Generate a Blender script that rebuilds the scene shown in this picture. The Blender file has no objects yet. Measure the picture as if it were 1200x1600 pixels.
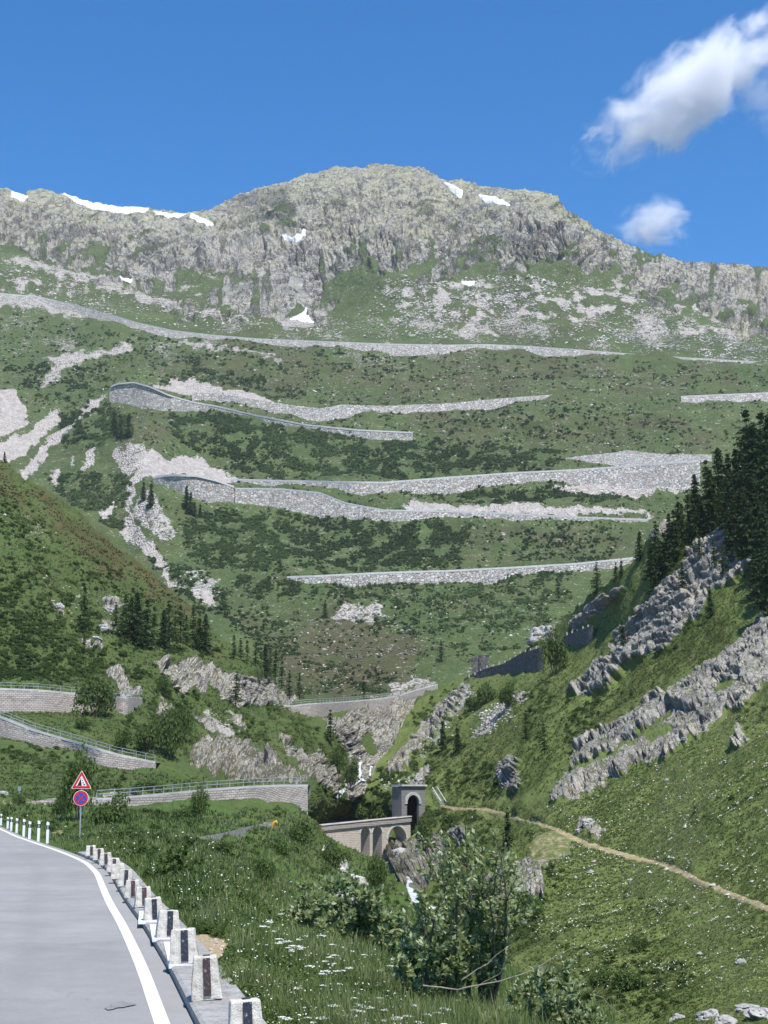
import bpy, math, random, time
import numpy as np
from mathutils import Vector, Matrix
T0 = time.time()
rng = np.random.default_rng(7)
random.seed(7)
SC = bpy.context.scene
COL = SC.collection
# ------------------------------------------------------------------ camera model
F = 2323.0                       # focal length in photo pixels (photo 1200 x 1600)
PITCH = math.atan(425.0 / F)
CAMZ = 3.0                       # eye height in the coach, metres above the road
CP, SP = math.cos(PITCH), math.sin(PITCH)

def unproj(px, py, D):
    """point at photo position px,py and forward distance D (metres)"""
    px = np.asarray(px, float); py = np.asarray(py, float); D = np.asarray(D, float)
    a = (px - 600.0) / F; b = (800.0 - py) / F
    ry = CP - SP * b; rz = SP + CP * b
    k = D / ry
    return np.stack([a * k, D + 0 * a, CAMZ + rz * k], -1)

def planeD(py, z=0.0):
    b = (800.0 - np.asarray(py, float)) / F
    return (z - CAMZ) * (CP - SP * b) / (SP + CP * b)

def flat(px, py, z=0.0):
    return unproj(px, py, planeD(py, z))

# ------------------------------------------------------------------ noise
def _h(ix, iy, iz, seed):
    with np.errstate(over='ignore'):
        h = (ix.astype(np.uint32) * np.uint32(374761393) + iy.astype(np.uint32) * np.uint32(668265263)
             + iz.astype(np.uint32) * np.uint32(2147483647 - 58) * np.uint32(3) + np.uint32((seed * 974711 + 12345) & 0xffffffff))
        h = (h ^ (h >> np.uint32(13))) * np.uint32(1274126177)
        h = h ^ (h >> np.uint32(16))
        h = h * np.uint32(2246822519)
        h = h ^ (h >> np.uint32(15))
    return h

_G = np.array([[1,1,0],[-1,1,0],[1,-1,0],[-1,-1,0],[1,0,1],[-1,0,1],[1,0,-1],[-1,0,-1],
               [0,1,1],[0,-1,1],[0,1,-1],[0,-1,-1],[1,1,0],[-1,1,0],[0,-1,1],[0,-1,-1]], np.float32)

def noise(P, seed=0):
    P = np.asarray(P, np.float64)
    I = np.floor(P); f = (P - I).astype(np.float32); I = I.astype(np.int64)
    u = f * f * f * (f * (f * 6 - 15) + 10)
    out = None
    for dx in (0, 1):
        wx = u[:, 0] if dx else 1 - u[:, 0]
        for dy in (0, 1):
            wy = u[:, 1] if dy else 1 - u[:, 1]
            for dz in (0, 1):
                wz = u[:, 2] if dz else 1 - u[:, 2]
                g = _G[_h(I[:, 0] + dx, I[:, 1] + dy, I[:, 2] + dz, seed) & np.uint32(15)]
                d = g[:, 0] * (f[:, 0] - dx) + g[:, 1] * (f[:, 1] - dy) + g[:, 2] * (f[:, 2] - dz)
                t = wx * wy * wz * d
                out = t if out is None else out + t
    return out

def fbm(P, oct=4, seed=0, lac=2.03, gain=.5):
    s = 0; a = 1.0; P = np.asarray(P, float)
    for o in range(oct):
        s = s + a * noise(P, seed + o * 17); P = P * lac; a *= gain
    return s

def ridged(P, oct=4, seed=0, lac=2.1, gain=.55):
    s = 0; a = 1.0; P = np.asarray(P, float)
    for o in range(oct):
        n = 1 - np.abs(noise(P, seed + o * 31)) * 2
        s = s + a * n * n; P = P * lac; a *= gain
    return s

def worley(P, seed=0):
    """F1, F2 and a random value for the nearest cell"""
    P = np.asarray(P, np.float64); I = np.floor(P).astype(np.int64); f = (P - I).astype(np.float32)
    n = len(P); f1 = np.full(n, 9., np.float32); f2 = np.full(n, 9., np.float32); idv = np.zeros(n, np.float32)
    for dx in (-1, 0, 1):
        for dy in (-1, 0, 1):
            for dz in (-1, 0, 1):
                h = _h(I[:, 0] + dx, I[:, 1] + dy, I[:, 2] + dz, seed)
                ox = (h & np.uint32(1023)).astype(np.float32) / 1023; oy = ((h >> np.uint32(10)) & np.uint32(1023)).astype(np.float32) / 1023
                oz = ((h >> np.uint32(20)) & np.uint32(1023)).astype(np.float32) / 1023
                d = np.sqrt((dx + ox - f[:, 0]) ** 2 + (dy + oy - f[:, 1]) ** 2 + (dz + oz - f[:, 2]) ** 2)
                c = d < f1
                f2 = np.where(c, f1, np.minimum(f2, d)); idv = np.where(c, ox, idv); f1 = np.where(c, d, f1)
    return f1, f2, idv

def facet(P, seed=0, tilt=1.0):
    """every Voronoi cell is a flat, randomly tilted and offset face: broken rock"""
    P = np.asarray(P, np.float64); I = np.floor(P).astype(np.int64); f = (P - I).astype(np.float32)
    n = len(P); f1 = np.full(n, 9., np.float32); f2 = f1.copy(); out = np.zeros(n, np.float32)
    for dx in (-1, 0, 1):
        for dy in (-1, 0, 1):
            for dz in (-1, 0, 1):
                h = _h(I[:, 0] + dx, I[:, 1] + dy, I[:, 2] + dz, seed); h2 = _h(I[:, 0] + dx, I[:, 1] + dy, I[:, 2] + dz, seed + 777)
                b = lambda k, s: ((k >> np.uint32(s)) & np.uint32(1023)).astype(np.float32) / 1023
                vx, vy, vz = f[:, 0] - dx - b(h, 0), f[:, 1] - dy - b(h, 10), f[:, 2] - dz - b(h, 20)
                d = np.sqrt(vx * vx + vy * vy + vz * vz)
                val = (b(h2, 0) - .5) * 1.0 + tilt * ((b(h2, 10) - .5) * vx + (b(h2, 16) - .5) * vy + (b(h2, 22) - .5) * vz)
                c = d < f1; f2 = np.where(c, f1, np.minimum(f2, d)); out = np.where(c, val, out); f1 = np.where(c, d, f1)
    return out - .5 * sstep(.10, .0, f2 - f1)

def sstep(a, b, x):
    t = np.clip((x - a) / (b - a), 0, 1); return t * t * (3 - 2 * t)

def polymask(px, py, poly, soft=3.0):
    """soft inside-mask of a polygon, px/py flat arrays"""
    poly = np.asarray(poly, float); m = np.zeros(len(px), np.float32)
    x0, y0 = poly.min(0) - soft * 2; x1, y1 = poly.max(0) + soft * 2
    sel = np.nonzero((px > x0) & (px < x1) & (py > y0) & (py < y1))[0]
    if len(sel) == 0: return m
    x = px[sel]; y = py[sel]; ins = np.zeros(len(sel), bool); dm = np.full(len(sel), 1e9)
    n = len(poly)
    for i in range(n):
        ax, ay = poly[i]; bx, by = poly[(i + 1) % n]
        c = ((ay > y) != (by > y))
        ins ^= c & (x < (bx - ax) * (y - ay) / ((by - ay) if by != ay else 1e-9) + ax)
        ex, ey = bx - ax, by - ay; L = ex * ex + ey * ey + 1e-9
        t = np.clip(((x - ax) * ex + (y - ay) * ey) / L, 0, 1)
        dm = np.minimum(dm, (x - ax - t * ex) ** 2 + (y - ay - t * ey) ** 2)
    sd = np.sqrt(dm) * np.where(ins, 1, -1)
    m[sel] = sstep(-soft, soft, sd)
    return m

def polyD(px, py, poly): return polymask(px, py, poly, .01) > .5

# ------------------------------------------------------------------ thin plate spline
class TPS:
    def __init__(s, pts, reg=1e-4):
        p = np.asarray(pts, float); s.c = p[:, :2] / 1000.; v = np.log(p[:, 2]); n = len(p)
        K = s.k(s.c, s.c) + reg * np.eye(n); Pm = np.hstack([np.ones((n, 1)), s.c])
        A = np.zeros((n + 3, n + 3)); A[:n, :n] = K; A[:n, n:] = Pm; A[n:, :n] = Pm.T
        s.w = np.linalg.solve(A, np.concatenate([v, np.zeros(3)]))
    @staticmethod
    def k(a, b):
        d2 = ((a[:, None, :] - b[None, :, :]) ** 2).sum(-1); return .5 * d2 * np.log(d2 + 1e-12)
    def __call__(s, px, py):
        out = []
        q = np.stack([np.ravel(px), np.ravel(py)], -1) / 1000.
        for i in range(0, len(q), 60000):
            c = q[i:i + 60000]
            out.append(s.k(c, s.c) @ s.w[:-3] + s.w[-3] + c @ s.w[-2:])
        return np.exp(np.concatenate(out)).reshape(np.shape(px))

# ------------------------------------------------------------------ mesh helpers
def mesh_np(name, V, Fq, mats=None, attrs=None, smooth=False, fmat=None):
    """mesh from numpy arrays; Fq is (n,3) or (n,4) or a list of both"""
    me = bpy.data.meshes.new(name)
    V = np.asarray(V, np.float32)
    Fs = [np.asarray(f, np.int32) for f in (Fq if isinstance(Fq, list) else [Fq]) if len(f)]
    me.vertices.add(len(V)); me.vertices.foreach_set('co', V.ravel())
    loops = np.concatenate([f.ravel() for f in Fs]); tot = np.concatenate([np.full(len(f), f.shape[1], np.int32) for f in Fs])
    me.loops.add(len(loops)); me.loops.foreach_set('vertex_index', loops)
    me.polygons.add(len(tot)); st = np.concatenate([[0], np.cumsum(tot)[:-1]]).astype(np.int32)
    me.polygons.foreach_set('loop_start', st)
    if fmat is not None: me.polygons.foreach_set('material_index', np.asarray(fmat, np.int32))
    me.update(calc_edges=True)
    me.polygons.foreach_set('use_smooth', np.full(len(tot), smooth, bool))
    for k, a in (attrs or {}).items():
        at = me.attributes.new(k, 'FLOAT', 'POINT'); at.data.foreach_set('value', np.asarray(a, np.float32).ravel())
    for m in (mats if isinstance(mats, (list, tuple)) else [mats]):
        if m is not None: me.materials.append(m)
    return me

def link(name, me, parent=None, loc=None):
    o = bpy.data.objects.new(name, me); COL.objects.link(o)
    if parent is not None: o.parent = parent
    if loc is not None: o.location = loc
    return o

def tag(o, label=None, cat=None, group=None, kind=None):
    if label: o['label'] = label
    if cat: o['category'] = cat
    if group: o['group'] = group
    if kind: o['kind'] = kind
    return o

def empty(name, loc=(0, 0, 0), label=None, cat=None, group=None):
    o = bpy.data.objects.new(name, None); COL.objects.link(o); o.location = loc; o.empty_display_size = .3
    return tag(o, label, cat, group)

class MB:
    """collects boxes, tubes and prisms into one mesh"""
    def __init__(s): s.v = []; s.f3 = []; s.f4 = []; s.n = 0
    def add(s, V, F):
        V = np.asarray(V, float)
        for f in F:
            (s.f4 if len(f) == 4 else s.f3).append([i + s.n for i in f])
        s.v.append(V); s.n += len(V); return s
    def box(s, c, size, rot=None, taper=1.0, taper2=None):
        x, y, z = [d / 2 for d in size]; t2 = taper if taper2 is None else taper2
        V = np.array([[-x,-y,-z],[x,-y,-z],[x,y,-z],[-x,y,-z],[-x*taper,-y*t2,z],[x*taper,-y*t2,z],[x*taper,y*t2,z],[-x*taper,y*t2,z]])
        if rot is not None: V = V @ np.array(rot).T
        return s.add(V + np.array(c), [[0,3,2,1],[4,5,6,7],[0,1,5,4],[1,2,6,5],[2,3,7,6],[3,0,4,7]])
    def tube(s, pts, r, n=8, cap=True):
        pts = np.asarray(pts, float); m = len(pts); r = np.broadcast_to(np.asarray(r, float), (m,)); V = []
        up = np.array([.13, .29, .95])
        for i in range(m):
            d = pts[min(i + 1, m - 1)] - pts[max(i - 1, 0)]; d = d / (np.linalg.norm(d) + 1e-9)
            a = np.cross(d, up); 
            if np.linalg.norm(a) < .05: a = np.cross(d, [1, 0, 0])
            a /= np.linalg.norm(a); b = np.cross(d, a)
            for k in range(n):
                t = 2 * math.pi * k / n; V.append(pts[i] + r[i] * (math.cos(t) * a + math.sin(t) * b))
        Fc = [[i*n+k, i*n+(k+1)%n, (i+1)*n+(k+1)%n, (i+1)*n+k] for i in range(m - 1) for k in range(n)]
        if cap:
            c = len(V); V.append(pts[0]); V.append(pts[-1])
            Fc += [[c, (k+1)%n, k] for k in range(n)] + [[c+1, (m-1)*n+k, (m-1)*n+(k+1)%n] for k in range(n)]
        return s.add(V, Fc)
    def prism(s, poly, y0, y1, fr=None):
        """poly in x,z extruded along y"""
        n = len(poly); V = [[p[0], y0, p[1]] for p in poly] + [[p[0], y1, p[1]] for p in poly]
        Fc = [[i, (i+1)%n, n+(i+1)%n, n+i] for i in range(n)]
        cx = np.mean([p[0] for p in poly]); cz = np.mean([p[1] for p in poly])
        V += [[cx, y0, cz], [cx, y1, cz]]
        Fc += [[2*n, (i+1)%n, i] for i in range(n)] + [[2*n+1, n+i, n+(i+1)%n] for i in range(n)]
        return s.add(V, Fc)
    def mesh(s, name, mat, smooth=False):
        fs = []
        if s.f3: fs.append(np.array(s.f3))
        if s.f4: fs.append(np.array(s.f4))
        return mesh_np(name, np.concatenate(s.v), fs, mat, smooth=smooth)
    def obj(s, name, mat, parent=None, smooth=False, loc=None):
        return link(name, s.mesh(name, mat, smooth), parent, loc)

# ------------------------------------------------------------------ material helpers
class NT:
    def __init__(s, name):
        s.m = bpy.data.materials.new(name); s.m.use_nodes = True; s.t = s.m.node_tree; s.t.nodes.clear()
        s.out = s.t.nodes.new('ShaderNodeOutputMaterial')
    def n(s, typ, ins=None, **props):
        nd = s.t.nodes.new('ShaderNode' + typ)
        for k, v in props.items(): setattr(nd, k, v)
        for k, v in (ins or {}).items(): s.set(nd.inputs[k], v)
        return nd
    def set(s, sock, v):
        if isinstance(v, bpy.types.NodeSocket): s.t.links.new(v, sock)
        elif isinstance(v, bpy.types.Node): s.t.links.new(v.outputs[0], sock)
        else:
            if sock.type == 'RGBA' and len(v) == 3: v = (*v, 1)
            sock.default_value = v
    def math(s, op, a, b=0.0, c=None, clamp=False):
        nd = s.n('Math', {0: a, 1: b}, operation=op, use_clamp=clamp)
        if c is not None: s.set(nd.inputs[2], c)
        return nd.outputs[0]
    def attr(s, name): return s.n('Attribute', attribute_name=name).outputs['Fac']
    def pos(s, scale=(1, 1, 1), obj=False):
        src = s.n('TexCoord').outputs['Object'] if obj else s.n('NewGeometry').outputs['Position']
        return s.n('Mapping', {'Vector': src, 'Scale': scale}).outputs[0]
    def noise(s, vec, scale, detail=4, rough=.55, dist=0.0):
        return s.n('TexNoise', {'Vector': vec, 'Scale': scale, 'Detail': detail, 'Roughness': rough, 'Distortion': dist}).outputs[0]
    def vor(s, vec, scale, feature='F1', rnd=1.0):
        return s.n('TexVoronoi', {'Vector': vec, 'Scale': scale, 'Randomness': rnd}, feature=feature)
    def mix(s, fac, a, b, mode='MIX'):
        nd = s.t.nodes.new('ShaderNodeMix'); nd.data_type = 'RGBA'; nd.blend_type = mode
        s.set(nd.inputs['Factor'], fac); s.set(nd.inputs[6], a); s.set(nd.inputs[7], b); return nd.outputs[2]
    def ramp(s, fac, stops):
        nd = s.n('ValToRGB', {'Fac': fac}); el = nd.color_ramp.elements
        while len(el) < len(stops): el.new(.5)
        for e, (p, c) in zip(el, stops): e.position = p; e.color = (*c, 1) if len(c) == 3 else c
        return nd.outputs[0]
    def step(s, x, a, b):
        nd = s.n('MapRange', {'Value': x, 'From Min': a, 'From Max': b}, interpolation_type='SMOOTHSTEP'); return nd.outputs[0]
    def bump(s, h, strength=.5, dist=1.0, normal=None):
        nd = s.n('Bump', {'Height': h, 'Strength': strength, 'Distance': dist})
        if normal is not None: s.set(nd.inputs['Normal'], normal)
        return nd.outputs[0]
    def bsdf(s, col, rough=.9, normal=None, spec=.25, metal=0.0, **kw):
        nd = s.n('BsdfPrincipled', {'Base Color': col, 'Roughness': rough, 'Specular IOR Level': spec, 'Metallic': metal})
        if normal is not None: s.set(nd.inputs['Normal'], normal)
        for k, v in kw.items(): s.set(nd.inputs[k.replace('_', ' ')], v)
        return nd.outputs[0]
    def done(s, sh): s.t.links.new(sh, s.out.inputs['Surface']); return s.m

def plain(name, col, rough=.7, var=.25, scale=6.0, bump=0.0, metal=0.0, spec=.3, obj=True):
    t = NT(name); v = t.pos(obj=obj); nz = t.noise(v, scale, 5, .6)
    c2 = tuple(x * (1 - var) for x in col); c1 = tuple(min(1, x * (1 + var * .6)) for x in col)
    nm = t.bump(nz, bump, .02) if bump else None
    return t.done(t.bsdf(t.ramp(nz, [(.3, c2), (.7, c1)]), rough, nm, spec, metal))

def leafmat(name, dark, mid, light, rough=.6, trans=.25):
    """leaf colour from the per-vertex 'tint' attribute, thin leaves let some light through"""
    t = NT(name); a = t.attr('tint')
    c = t.ramp(a, [(0.0, dark), (.5, mid), (1.0, light)])
    p = t.bsdf(c, rough, None, .2)
    tr = t.n('BsdfTranslucent', {'Color': c}).outputs[0]
    return t.done(t.n('MixShader', {0: trans, 1: p, 2: tr}).outputs[0])
# ------------------------------------------------------------------ terrain material
def terrain_mat(name, w, green=((.022,.05,.010),(.05,.095,.020),(.085,.14,.035)), brown=((.045,.042,.018),(.075,.062,.028)),
                rock=((.10,.10,.105),(.23,.225,.22),(.40,.39,.36)), lich=(.36,.36,.22), scree=((.30,.28,.26),(.55,.51,.47)), rbump=1.0, gbump=.6, steep=(.35, .68), ledge=(.86, .97), heath=0.0, ck=.4):
    t = NT(name); P = t.pos()
    n1 = t.noise(P, 1 / (60 * w), 5, .6); n2 = t.noise(P, 1 / (9 * w), 4, .65); n3 = t.noise(P, 1 / (2.6 * w), 3, .7)
    g = t.math('ADD', t.math('MULTIPLY', n1, .45), t.math('ADD', t.math('MULTIPLY', n2, .35), t.math('MULTIPLY', n3, .45)))
    gc = t.ramp(g, [(.42, green[0]), (.60, green[1]), (.80, green[2])])
    bc = t.ramp(g, [(.45, brown[0]), (.75, brown[1])])
    bm = t.math('ADD', t.math('MULTIPLY', t.attr('brown'), .62), t.math('MULTIPLY', t.math('SUBTRACT', t.math('ADD', t.math('MULTIPLY', t.noise(P, 1 / (45 * w), 6, .7), .6), t.math('MULTIPLY', n2, .4)), .5 - heath), 2.6))
    col = t.mix(t.step(bm, .0, .85), gc, bc)
    col = t.mix(t.math('MULTIPLY', t.step(t.noise(P, 1 / (5 * w), 3, .6), .60, .70), .55), col, t.mix(.5, (*green[0], 1), (*brown[0], 1)))
    # bare earth and trampled ground
    dm = t.math('ADD', t.attr('dirt'), t.math('MULTIPLY', t.math('SUBTRACT', n2, .5), .9))
    dc = t.ramp(n3, [(.3, (.22, .17, .10)), (.7, (.42, .34, .22))])
    col = t.mix(t.step(dm, .35, .65), col, dc)
    # scree: loose pale stones
    v = t.vor(P, 1 / (5.5 * w)); v2 = t.vor(P, 1 / (2.4 * w))
    sc = t.mix(t.math('MULTIPLY', n2, .55), t.mix(v.outputs['Color'], (*scree[0],1), (*scree[1],1)), (.37, .33, .295, 1))
    sm = t.math('ADD', t.attr('scree'), t.math('MULTIPLY', t.math('SUBTRACT', n3, .5), 1.3))
    sm = t.math('ADD', sm, t.math('MULTIPLY', t.math('SUBTRACT', n2, .5), .9))
    sfac = t.step(sm, .42, .56)
    col = t.mix(sfac, col, sc)
    # rock: grey gneiss, darker joints, yellow-green lichen
    Pv = t.pos((1, 1, .55)); Pw = t.n('VectorMath', {0: Pv, 1: t.n('VectorMath', {0: t.n('TexNoise', {'Vector': P, 'Scale': 1 / (14 * w), 'Detail': 3}).outputs['Color'], 3: 9.0 * w}, operation='SCALE').outputs[0]}, operation='ADD').outputs[0]
    r1 = t.noise(Pv, 1 / (22 * w), 6, .68, .6); r2 = t.noise(Pv, 1 / (6 * w), 5, .7, .4)
    r = t.math('ADD', t.math('MULTIPLY', r1, .55), t.math('MULTIPLY', r2, .45))
    nz = t.n('SeparateXYZ', {0: t.n('NewGeometry').outputs['Normal']}).outputs[2]
    nzn = t.math('ADD', nz, t.math('MULTIPLY', t.math('SUBTRACT', r1, .5), .5))
    stp = t.step(nzn, steep[1], steep[0])
    rc = t.ramp(r, [(.33, rock[1]), (.50, rock[2]), (.66, tuple(min(1, v_ * 1.28) for v_ in rock[2]))])
    rd = t.ramp(r, [(.34, rock[0]), (.52, rock[1]), (.70, rock[2])])
    rc = t.mix(t.math('MULTIPLY', stp, .85), rc, rd)
    rc = t.mix(1.0, rc, t.ramp(t.noise(P, 1 / (75 * w), 5, .6), [(.36, (.62, .62, .66)), (.5, (1, 1, 1)), (.64, (1.0, .97, .90))]), 'MULTIPLY')
    lm = t.math('MULTIPLY', t.math('MULTIPLY', t.attr('lichen'), t.step(t.noise(P, 1 / (34 * w), 6, .7), .36, .56)), t.math('SUBTRACT', 1.0, t.math('MULTIPLY', stp, .6)))
    rc = t.mix(t.math('MULTIPLY', lm, .68), rc, (*lich, 1))
    cr = t.vor(Pw, 1 / (13 * w), 'DISTANCE_TO_EDGE'); cr2 = t.vor(Pw, 1 / (5 * w), 'DISTANCE_TO_EDGE')
    crack = t.math('MINIMUM', t.step(cr.outputs[0], .0, .09), t.math('ADD', t.step(cr2.outputs[0], .0, .11), .35))
    rc = t.mix(t.math('MULTIPLY', t.math('SUBTRACT', 1.0, crack), t.math('MULTIPLY', t.step(t.noise(P, 1 / (30 * w), 4, .6), .38, .6), ck)), rc, (.045, .045, .045, 1))
    led = t.step(t.math('ADD', nz, t.math('MULTIPLY', t.math('SUBTRACT', n2, .5), .5)), ledge[0], ledge[1])
    rc = t.mix(t.math('MULTIPLY', led, .8), rc, t.mix(.5, gc, bc))
    rm = t.math('ADD', t.attr('rock'), t.math('MULTIPLY', t.math('SUBTRACT', n3, .5), .7))
    rfac = t.step(rm, .42, .60)
    col = t.mix(rfac, col, rc)
    h = t.mix(rfac, t.mix(sfac, t.math('MULTIPLY', t.math('ADD', n3, n2), gbump), t.math('MULTIPLY', v2.outputs['Distance'], 1.4)),
              t.math('MULTIPLY', t.math('ADD', t.math('MULTIPLY', crack, 1.0), t.math('MULTIPLY', r2, 1.7)), rbump))
    nm = t.bump(h, .9, 2.2 * w)
    return t.done(t.bsdf(col, .95, nm, .12))

# ------------------------------------------------------------------ terrain sheets
class Sheet:
    def __init__(s, ctrl, top, bot, x0, x1, dx, ny, apron=10, astep=6.0, aslope=.6, crest=0.0, dmod=None, pw=1.0):
        s.tps = TPS(ctrl); s.dmod = dmod
        s.xs = np.arange(x0, x1 + .01, dx, dtype=float); s.x0, s.dx = x0, dx
        top = np.array(top, float); bot = np.array(bot, float)
        s.yt = np.interp(s.xs, top[:, 0], top[:, 1]); s.yb = np.interp(s.xs, bot[:, 0], bot[:, 1])
        if crest:
            q = np.stack([s.xs / 40, 0 * s.xs, 0 * s.xs], -1); s.yt = s.yt + crest * fbm(q, 5, 3, gain=.6) + crest * .55 * fbm(q * 3.7 + 5, 4, 8, gain=.7)
        s.yb = np.maximum(s.yb, s.yt + 1)
        s.ny = ny; s.v = np.linspace(0, 1, ny) ** pw; s.pw = pw
        s.PX = np.repeat(s.xs[None, :], ny, 0); s.PY = s.yt[None, :] + s.v[:, None] * (s.yb - s.yt)[None, :]
        D = s.D(s.PX, s.PY); s.B = unproj(s.PX, s.PY, D)
        s.apron = apron
        if apron:
            k = np.arange(apron, 0, -1)[:, None, None] * astep
            top_ = s.B[0][None]; A = np.repeat(top_, apron, 0).copy()
            A[..., 1:2] += k; A[..., 0:1] *= (A[..., 1:2] / top_[..., 1:2]); A[..., 2:3] -= aslope * k * (k / (k + astep))
            s.B = np.concatenate([A, s.B], 0)
            s.PXa = np.concatenate([np.repeat(s.PX[:1], apron, 0), s.PX]); s.PYa = np.concatenate([np.repeat(s.PY[:1], apron, 0), s.PY])
        else: s.PXa, s.PYa = s.PX, s.PY
        s.shape = s.B.shape[:2]
        du = np.gradient(s.B, axis=1); dv = np.gradient(s.B, axis=0)
        N = np.cross(du, dv); N /= np.linalg.norm(N, axis=-1, keepdims=True) + 1e-9
        s.N = np.where((N[..., 2:3] < 0), -N, N)
        rows = np.arange(s.shape[0])[:, None, None]; wz = 1 - sstep(apron + 2, apron + 30, rows)
        s.N = s.N * (1 - wz) + np.array([0, 0, 1.]) * wz; s.N /= np.linalg.norm(s.N, axis=-1, keepdims=True)
        s.fx, s.fy = s.PXa.ravel(), s.PYa.ravel()
        s.P0 = s.B.reshape(-1, 3)
        s.att = {}
    def D(s, px, py):
        d = s.tps(px, py)
        return d if s.dmod is None else d * s.dmod(np.asarray(px, float), np.asarray(py, float))
    def displace(s, d):
        s.V = s.B + s.N * d.reshape(s.shape)[..., None]
    def build(s, name, mat, kind='structure'):
        h, w = s.shape; idx = np.arange(h * w).reshape(h, w)
        q = np.stack([idx[:-1, :-1], idx[1:, :-1], idx[1:, 1:], idx[:-1, 1:]], -1).reshape(-1, 4)
        me = mesh_np(name, s.V.reshape(-1, 3), q, mat, s.att, smooth=True)
        return tag(link(name, me), kind=kind)
    def _uv(s, px, py):
        px = np.asarray(px, float); py = np.asarray(py, float)
        u = np.clip((px - s.x0) / s.dx, 0, len(s.xs) - 1.001); i = u.astype(int); fu = u - i
        yt = s.yt[i] * (1 - fu) + s.yt[i + 1] * fu; yb = s.yb[i] * (1 - fu) + s.yb[i + 1] * fu
        vv = np.clip((py - yt) / (yb - yt), 0, 1) ** (1 / s.pw) * (s.ny - 1.0)
        vv = np.clip(vv, 0, s.ny - 1.001); j = vv.astype(int); fv = vv - j
        return i, j + s.apron, fu[..., None], fv[..., None]
    def surf(s, px, py):
        i, j, fu, fv = s._uv(px, py); V = s.V
        return (V[j, i] * (1 - fu) + V[j, i + 1] * fu) * (1 - fv) + (V[j + 1, i] * (1 - fu) + V[j + 1, i + 1] * fu) * fv
    def get(s, name, px, py):
        i, j, fu, fv = s._uv(px, py); return s.att[name].reshape(s.shape)[j, i]
    def inside(s, px, py):
        px = np.asarray(px, float)
        return (py > np.interp(px, s.xs, s.yt) + 1) & (py < np.interp(px, s.xs, s.yb))

def paint(s, items, warp=5.0, wl=30.0, soft=4.0):
    """sum of polygon masks on a sheet, edges roughened"""
    q = np.stack([s.fx / wl, s.fy / wl, 0 * s.fx], -1)
    wx = s.fx + warp * 1.6 * fbm(q, 4, 5); wy = s.fy + warp * 1.6 * fbm(q + 37.7, 4, 9)
    m = np.zeros(len(s.fx), np.float32)
    for it in items:
        poly, val = (it if isinstance(it, tuple) and len(it) == 2 and not isinstance(it[1], tuple) else (it, 1.0))
        m = np.maximum(m, val * polymask(wx, wy, poly, soft))
    return m

# ================================================================== S1 the mountain across the valley
RIDGE = [(-150,302),(-60,292),(0,291),(30,297),(60,293),(100,300),(130,311),(170,319),(210,326),(250,322),(290,330),(312,327),(340,315),
         (370,304),(400,293),(440,285),(480,268),(520,258),(565,257),(580,251),(620,250),(640,256),(680,268),(700,279),(715,276),(740,283),
         (790,292),(830,292),(870,305),(885,325),(920,345),(960,365),(985,382),(1020,396),(1080,405),(1140,408),(1200,415),(1350,440)]
def s1D():
    tab = [(1180,540),(1120,575),(1080,620),(1040,672),(1000,722),(950,800),(900,872),(850,950),(800,1022),(760,1085),(720,1150),(680,1215),(630,1310),(580,1440),(540,1555),(500,1660),(450,1770),(400,1880),(350,1990),(300,2110),(250,2250)]
    pts = []
    for x in (-160, 20, 200, 400, 600, 800, 1000, 1180, 1360):
        for y, d in tab:
            if y < np.interp(x, *zip(*RIDGE)) - 45: continue
            k = 1.0
            if y < 480: k += .05 * math.sin(x / 170.) 
            pts.append((x, y, d * k))
    return pts
def s1mod(x, y):
    g = lambda cx, cy, sx, sy: np.exp(-((x - cx) / sx) ** 2 - ((y - cy) / sy) ** 2)
    m = 1 - .045 * g(225, 680, 60, 75) - .03 * g(265, 800, 55, 50) + .05 * g(60, 690, 70, 60) + .03 * g(195, 850, 30, 60)
    m += .03 * g(480, 470, 60, 50) - .03 * g(620, 400, 70, 60) + .03 * g(760, 430, 60, 70) - .035 * g(900, 360, 60, 60) + .035 * g(390, 340, 60, 40)
    m += .02 * g(820, 690, 160, 20) - .02 * g(860, 645, 160, 18) - .02 * g(450, 900, 110, 30) + .012 * g(700, 960, 150, 30)
    return m
S1 = Sheet(s1D(), RIDGE, [(-150,1130),(1350,1130)], -150, 1350, 1.7, 540, apron=14, astep=16, aslope=.5, crest=4.5, dmod=s1mod)
x, y, P = S1.fx, S1.fy, S1.P0
q = np.stack([x / 70, y / 45, 0 * x], -1); nq = fbm(q, 5, 21); nq2 = fbm(q * 3.3, 4, 24)
yb = np.interp(x, [-150,0,70,150,230,300,400,480,520,560,600,660,720,800,860,900,960,1020,1100,1200,1350], [395,398,410,440,458,480,500,498,470,420,425,432,415,420,405,425,430,455,490,520,540])
rock = sstep(-.35, .35, (yb - y) / 42 + nq * 1.5 + nq2 * .8)
GREEN1 = [[(270,415),(330,410),(340,440),(310,470),(275,455)],[(525,415),(560,400),(600,430),(640,470),(600,500),(530,490),(500,450)],
          [(890,430),(940,425),(1000,470),(1060,520),(1010,530),(930,500)],[(1090,490),(1130,480),(1160,520),(1200,530),(1120,540)],([(415,320),(450,300),(460,345),(430,350)], .6),
          [(-150,395),(60,395),(140,440),(230,465),(230,500),(100,470),(-150,455)]]
gm = paint(S1, GREEN1, 8, 30, 8); rock = np.clip(rock * (1 - .75 * gm), 0, 1)
tl = np.stack([x * .85 - y * .53, x * .53 + y * .85, 0 * x], -1)
led_ = sstep(.10, .32, fbm(np.stack([(x * .93 - y * .37) / 70 + .8 * nq, (x * .37 + y * .93) / 13 + 1.6 * nq, 0 * x], -1), 4, 27) + .12 * nq)
gul = sstep(.16, .34, fbm(np.stack([x / 17, y / 70, 0 * x], -1), 4, 28)) * sstep(330, 380, y)
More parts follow.
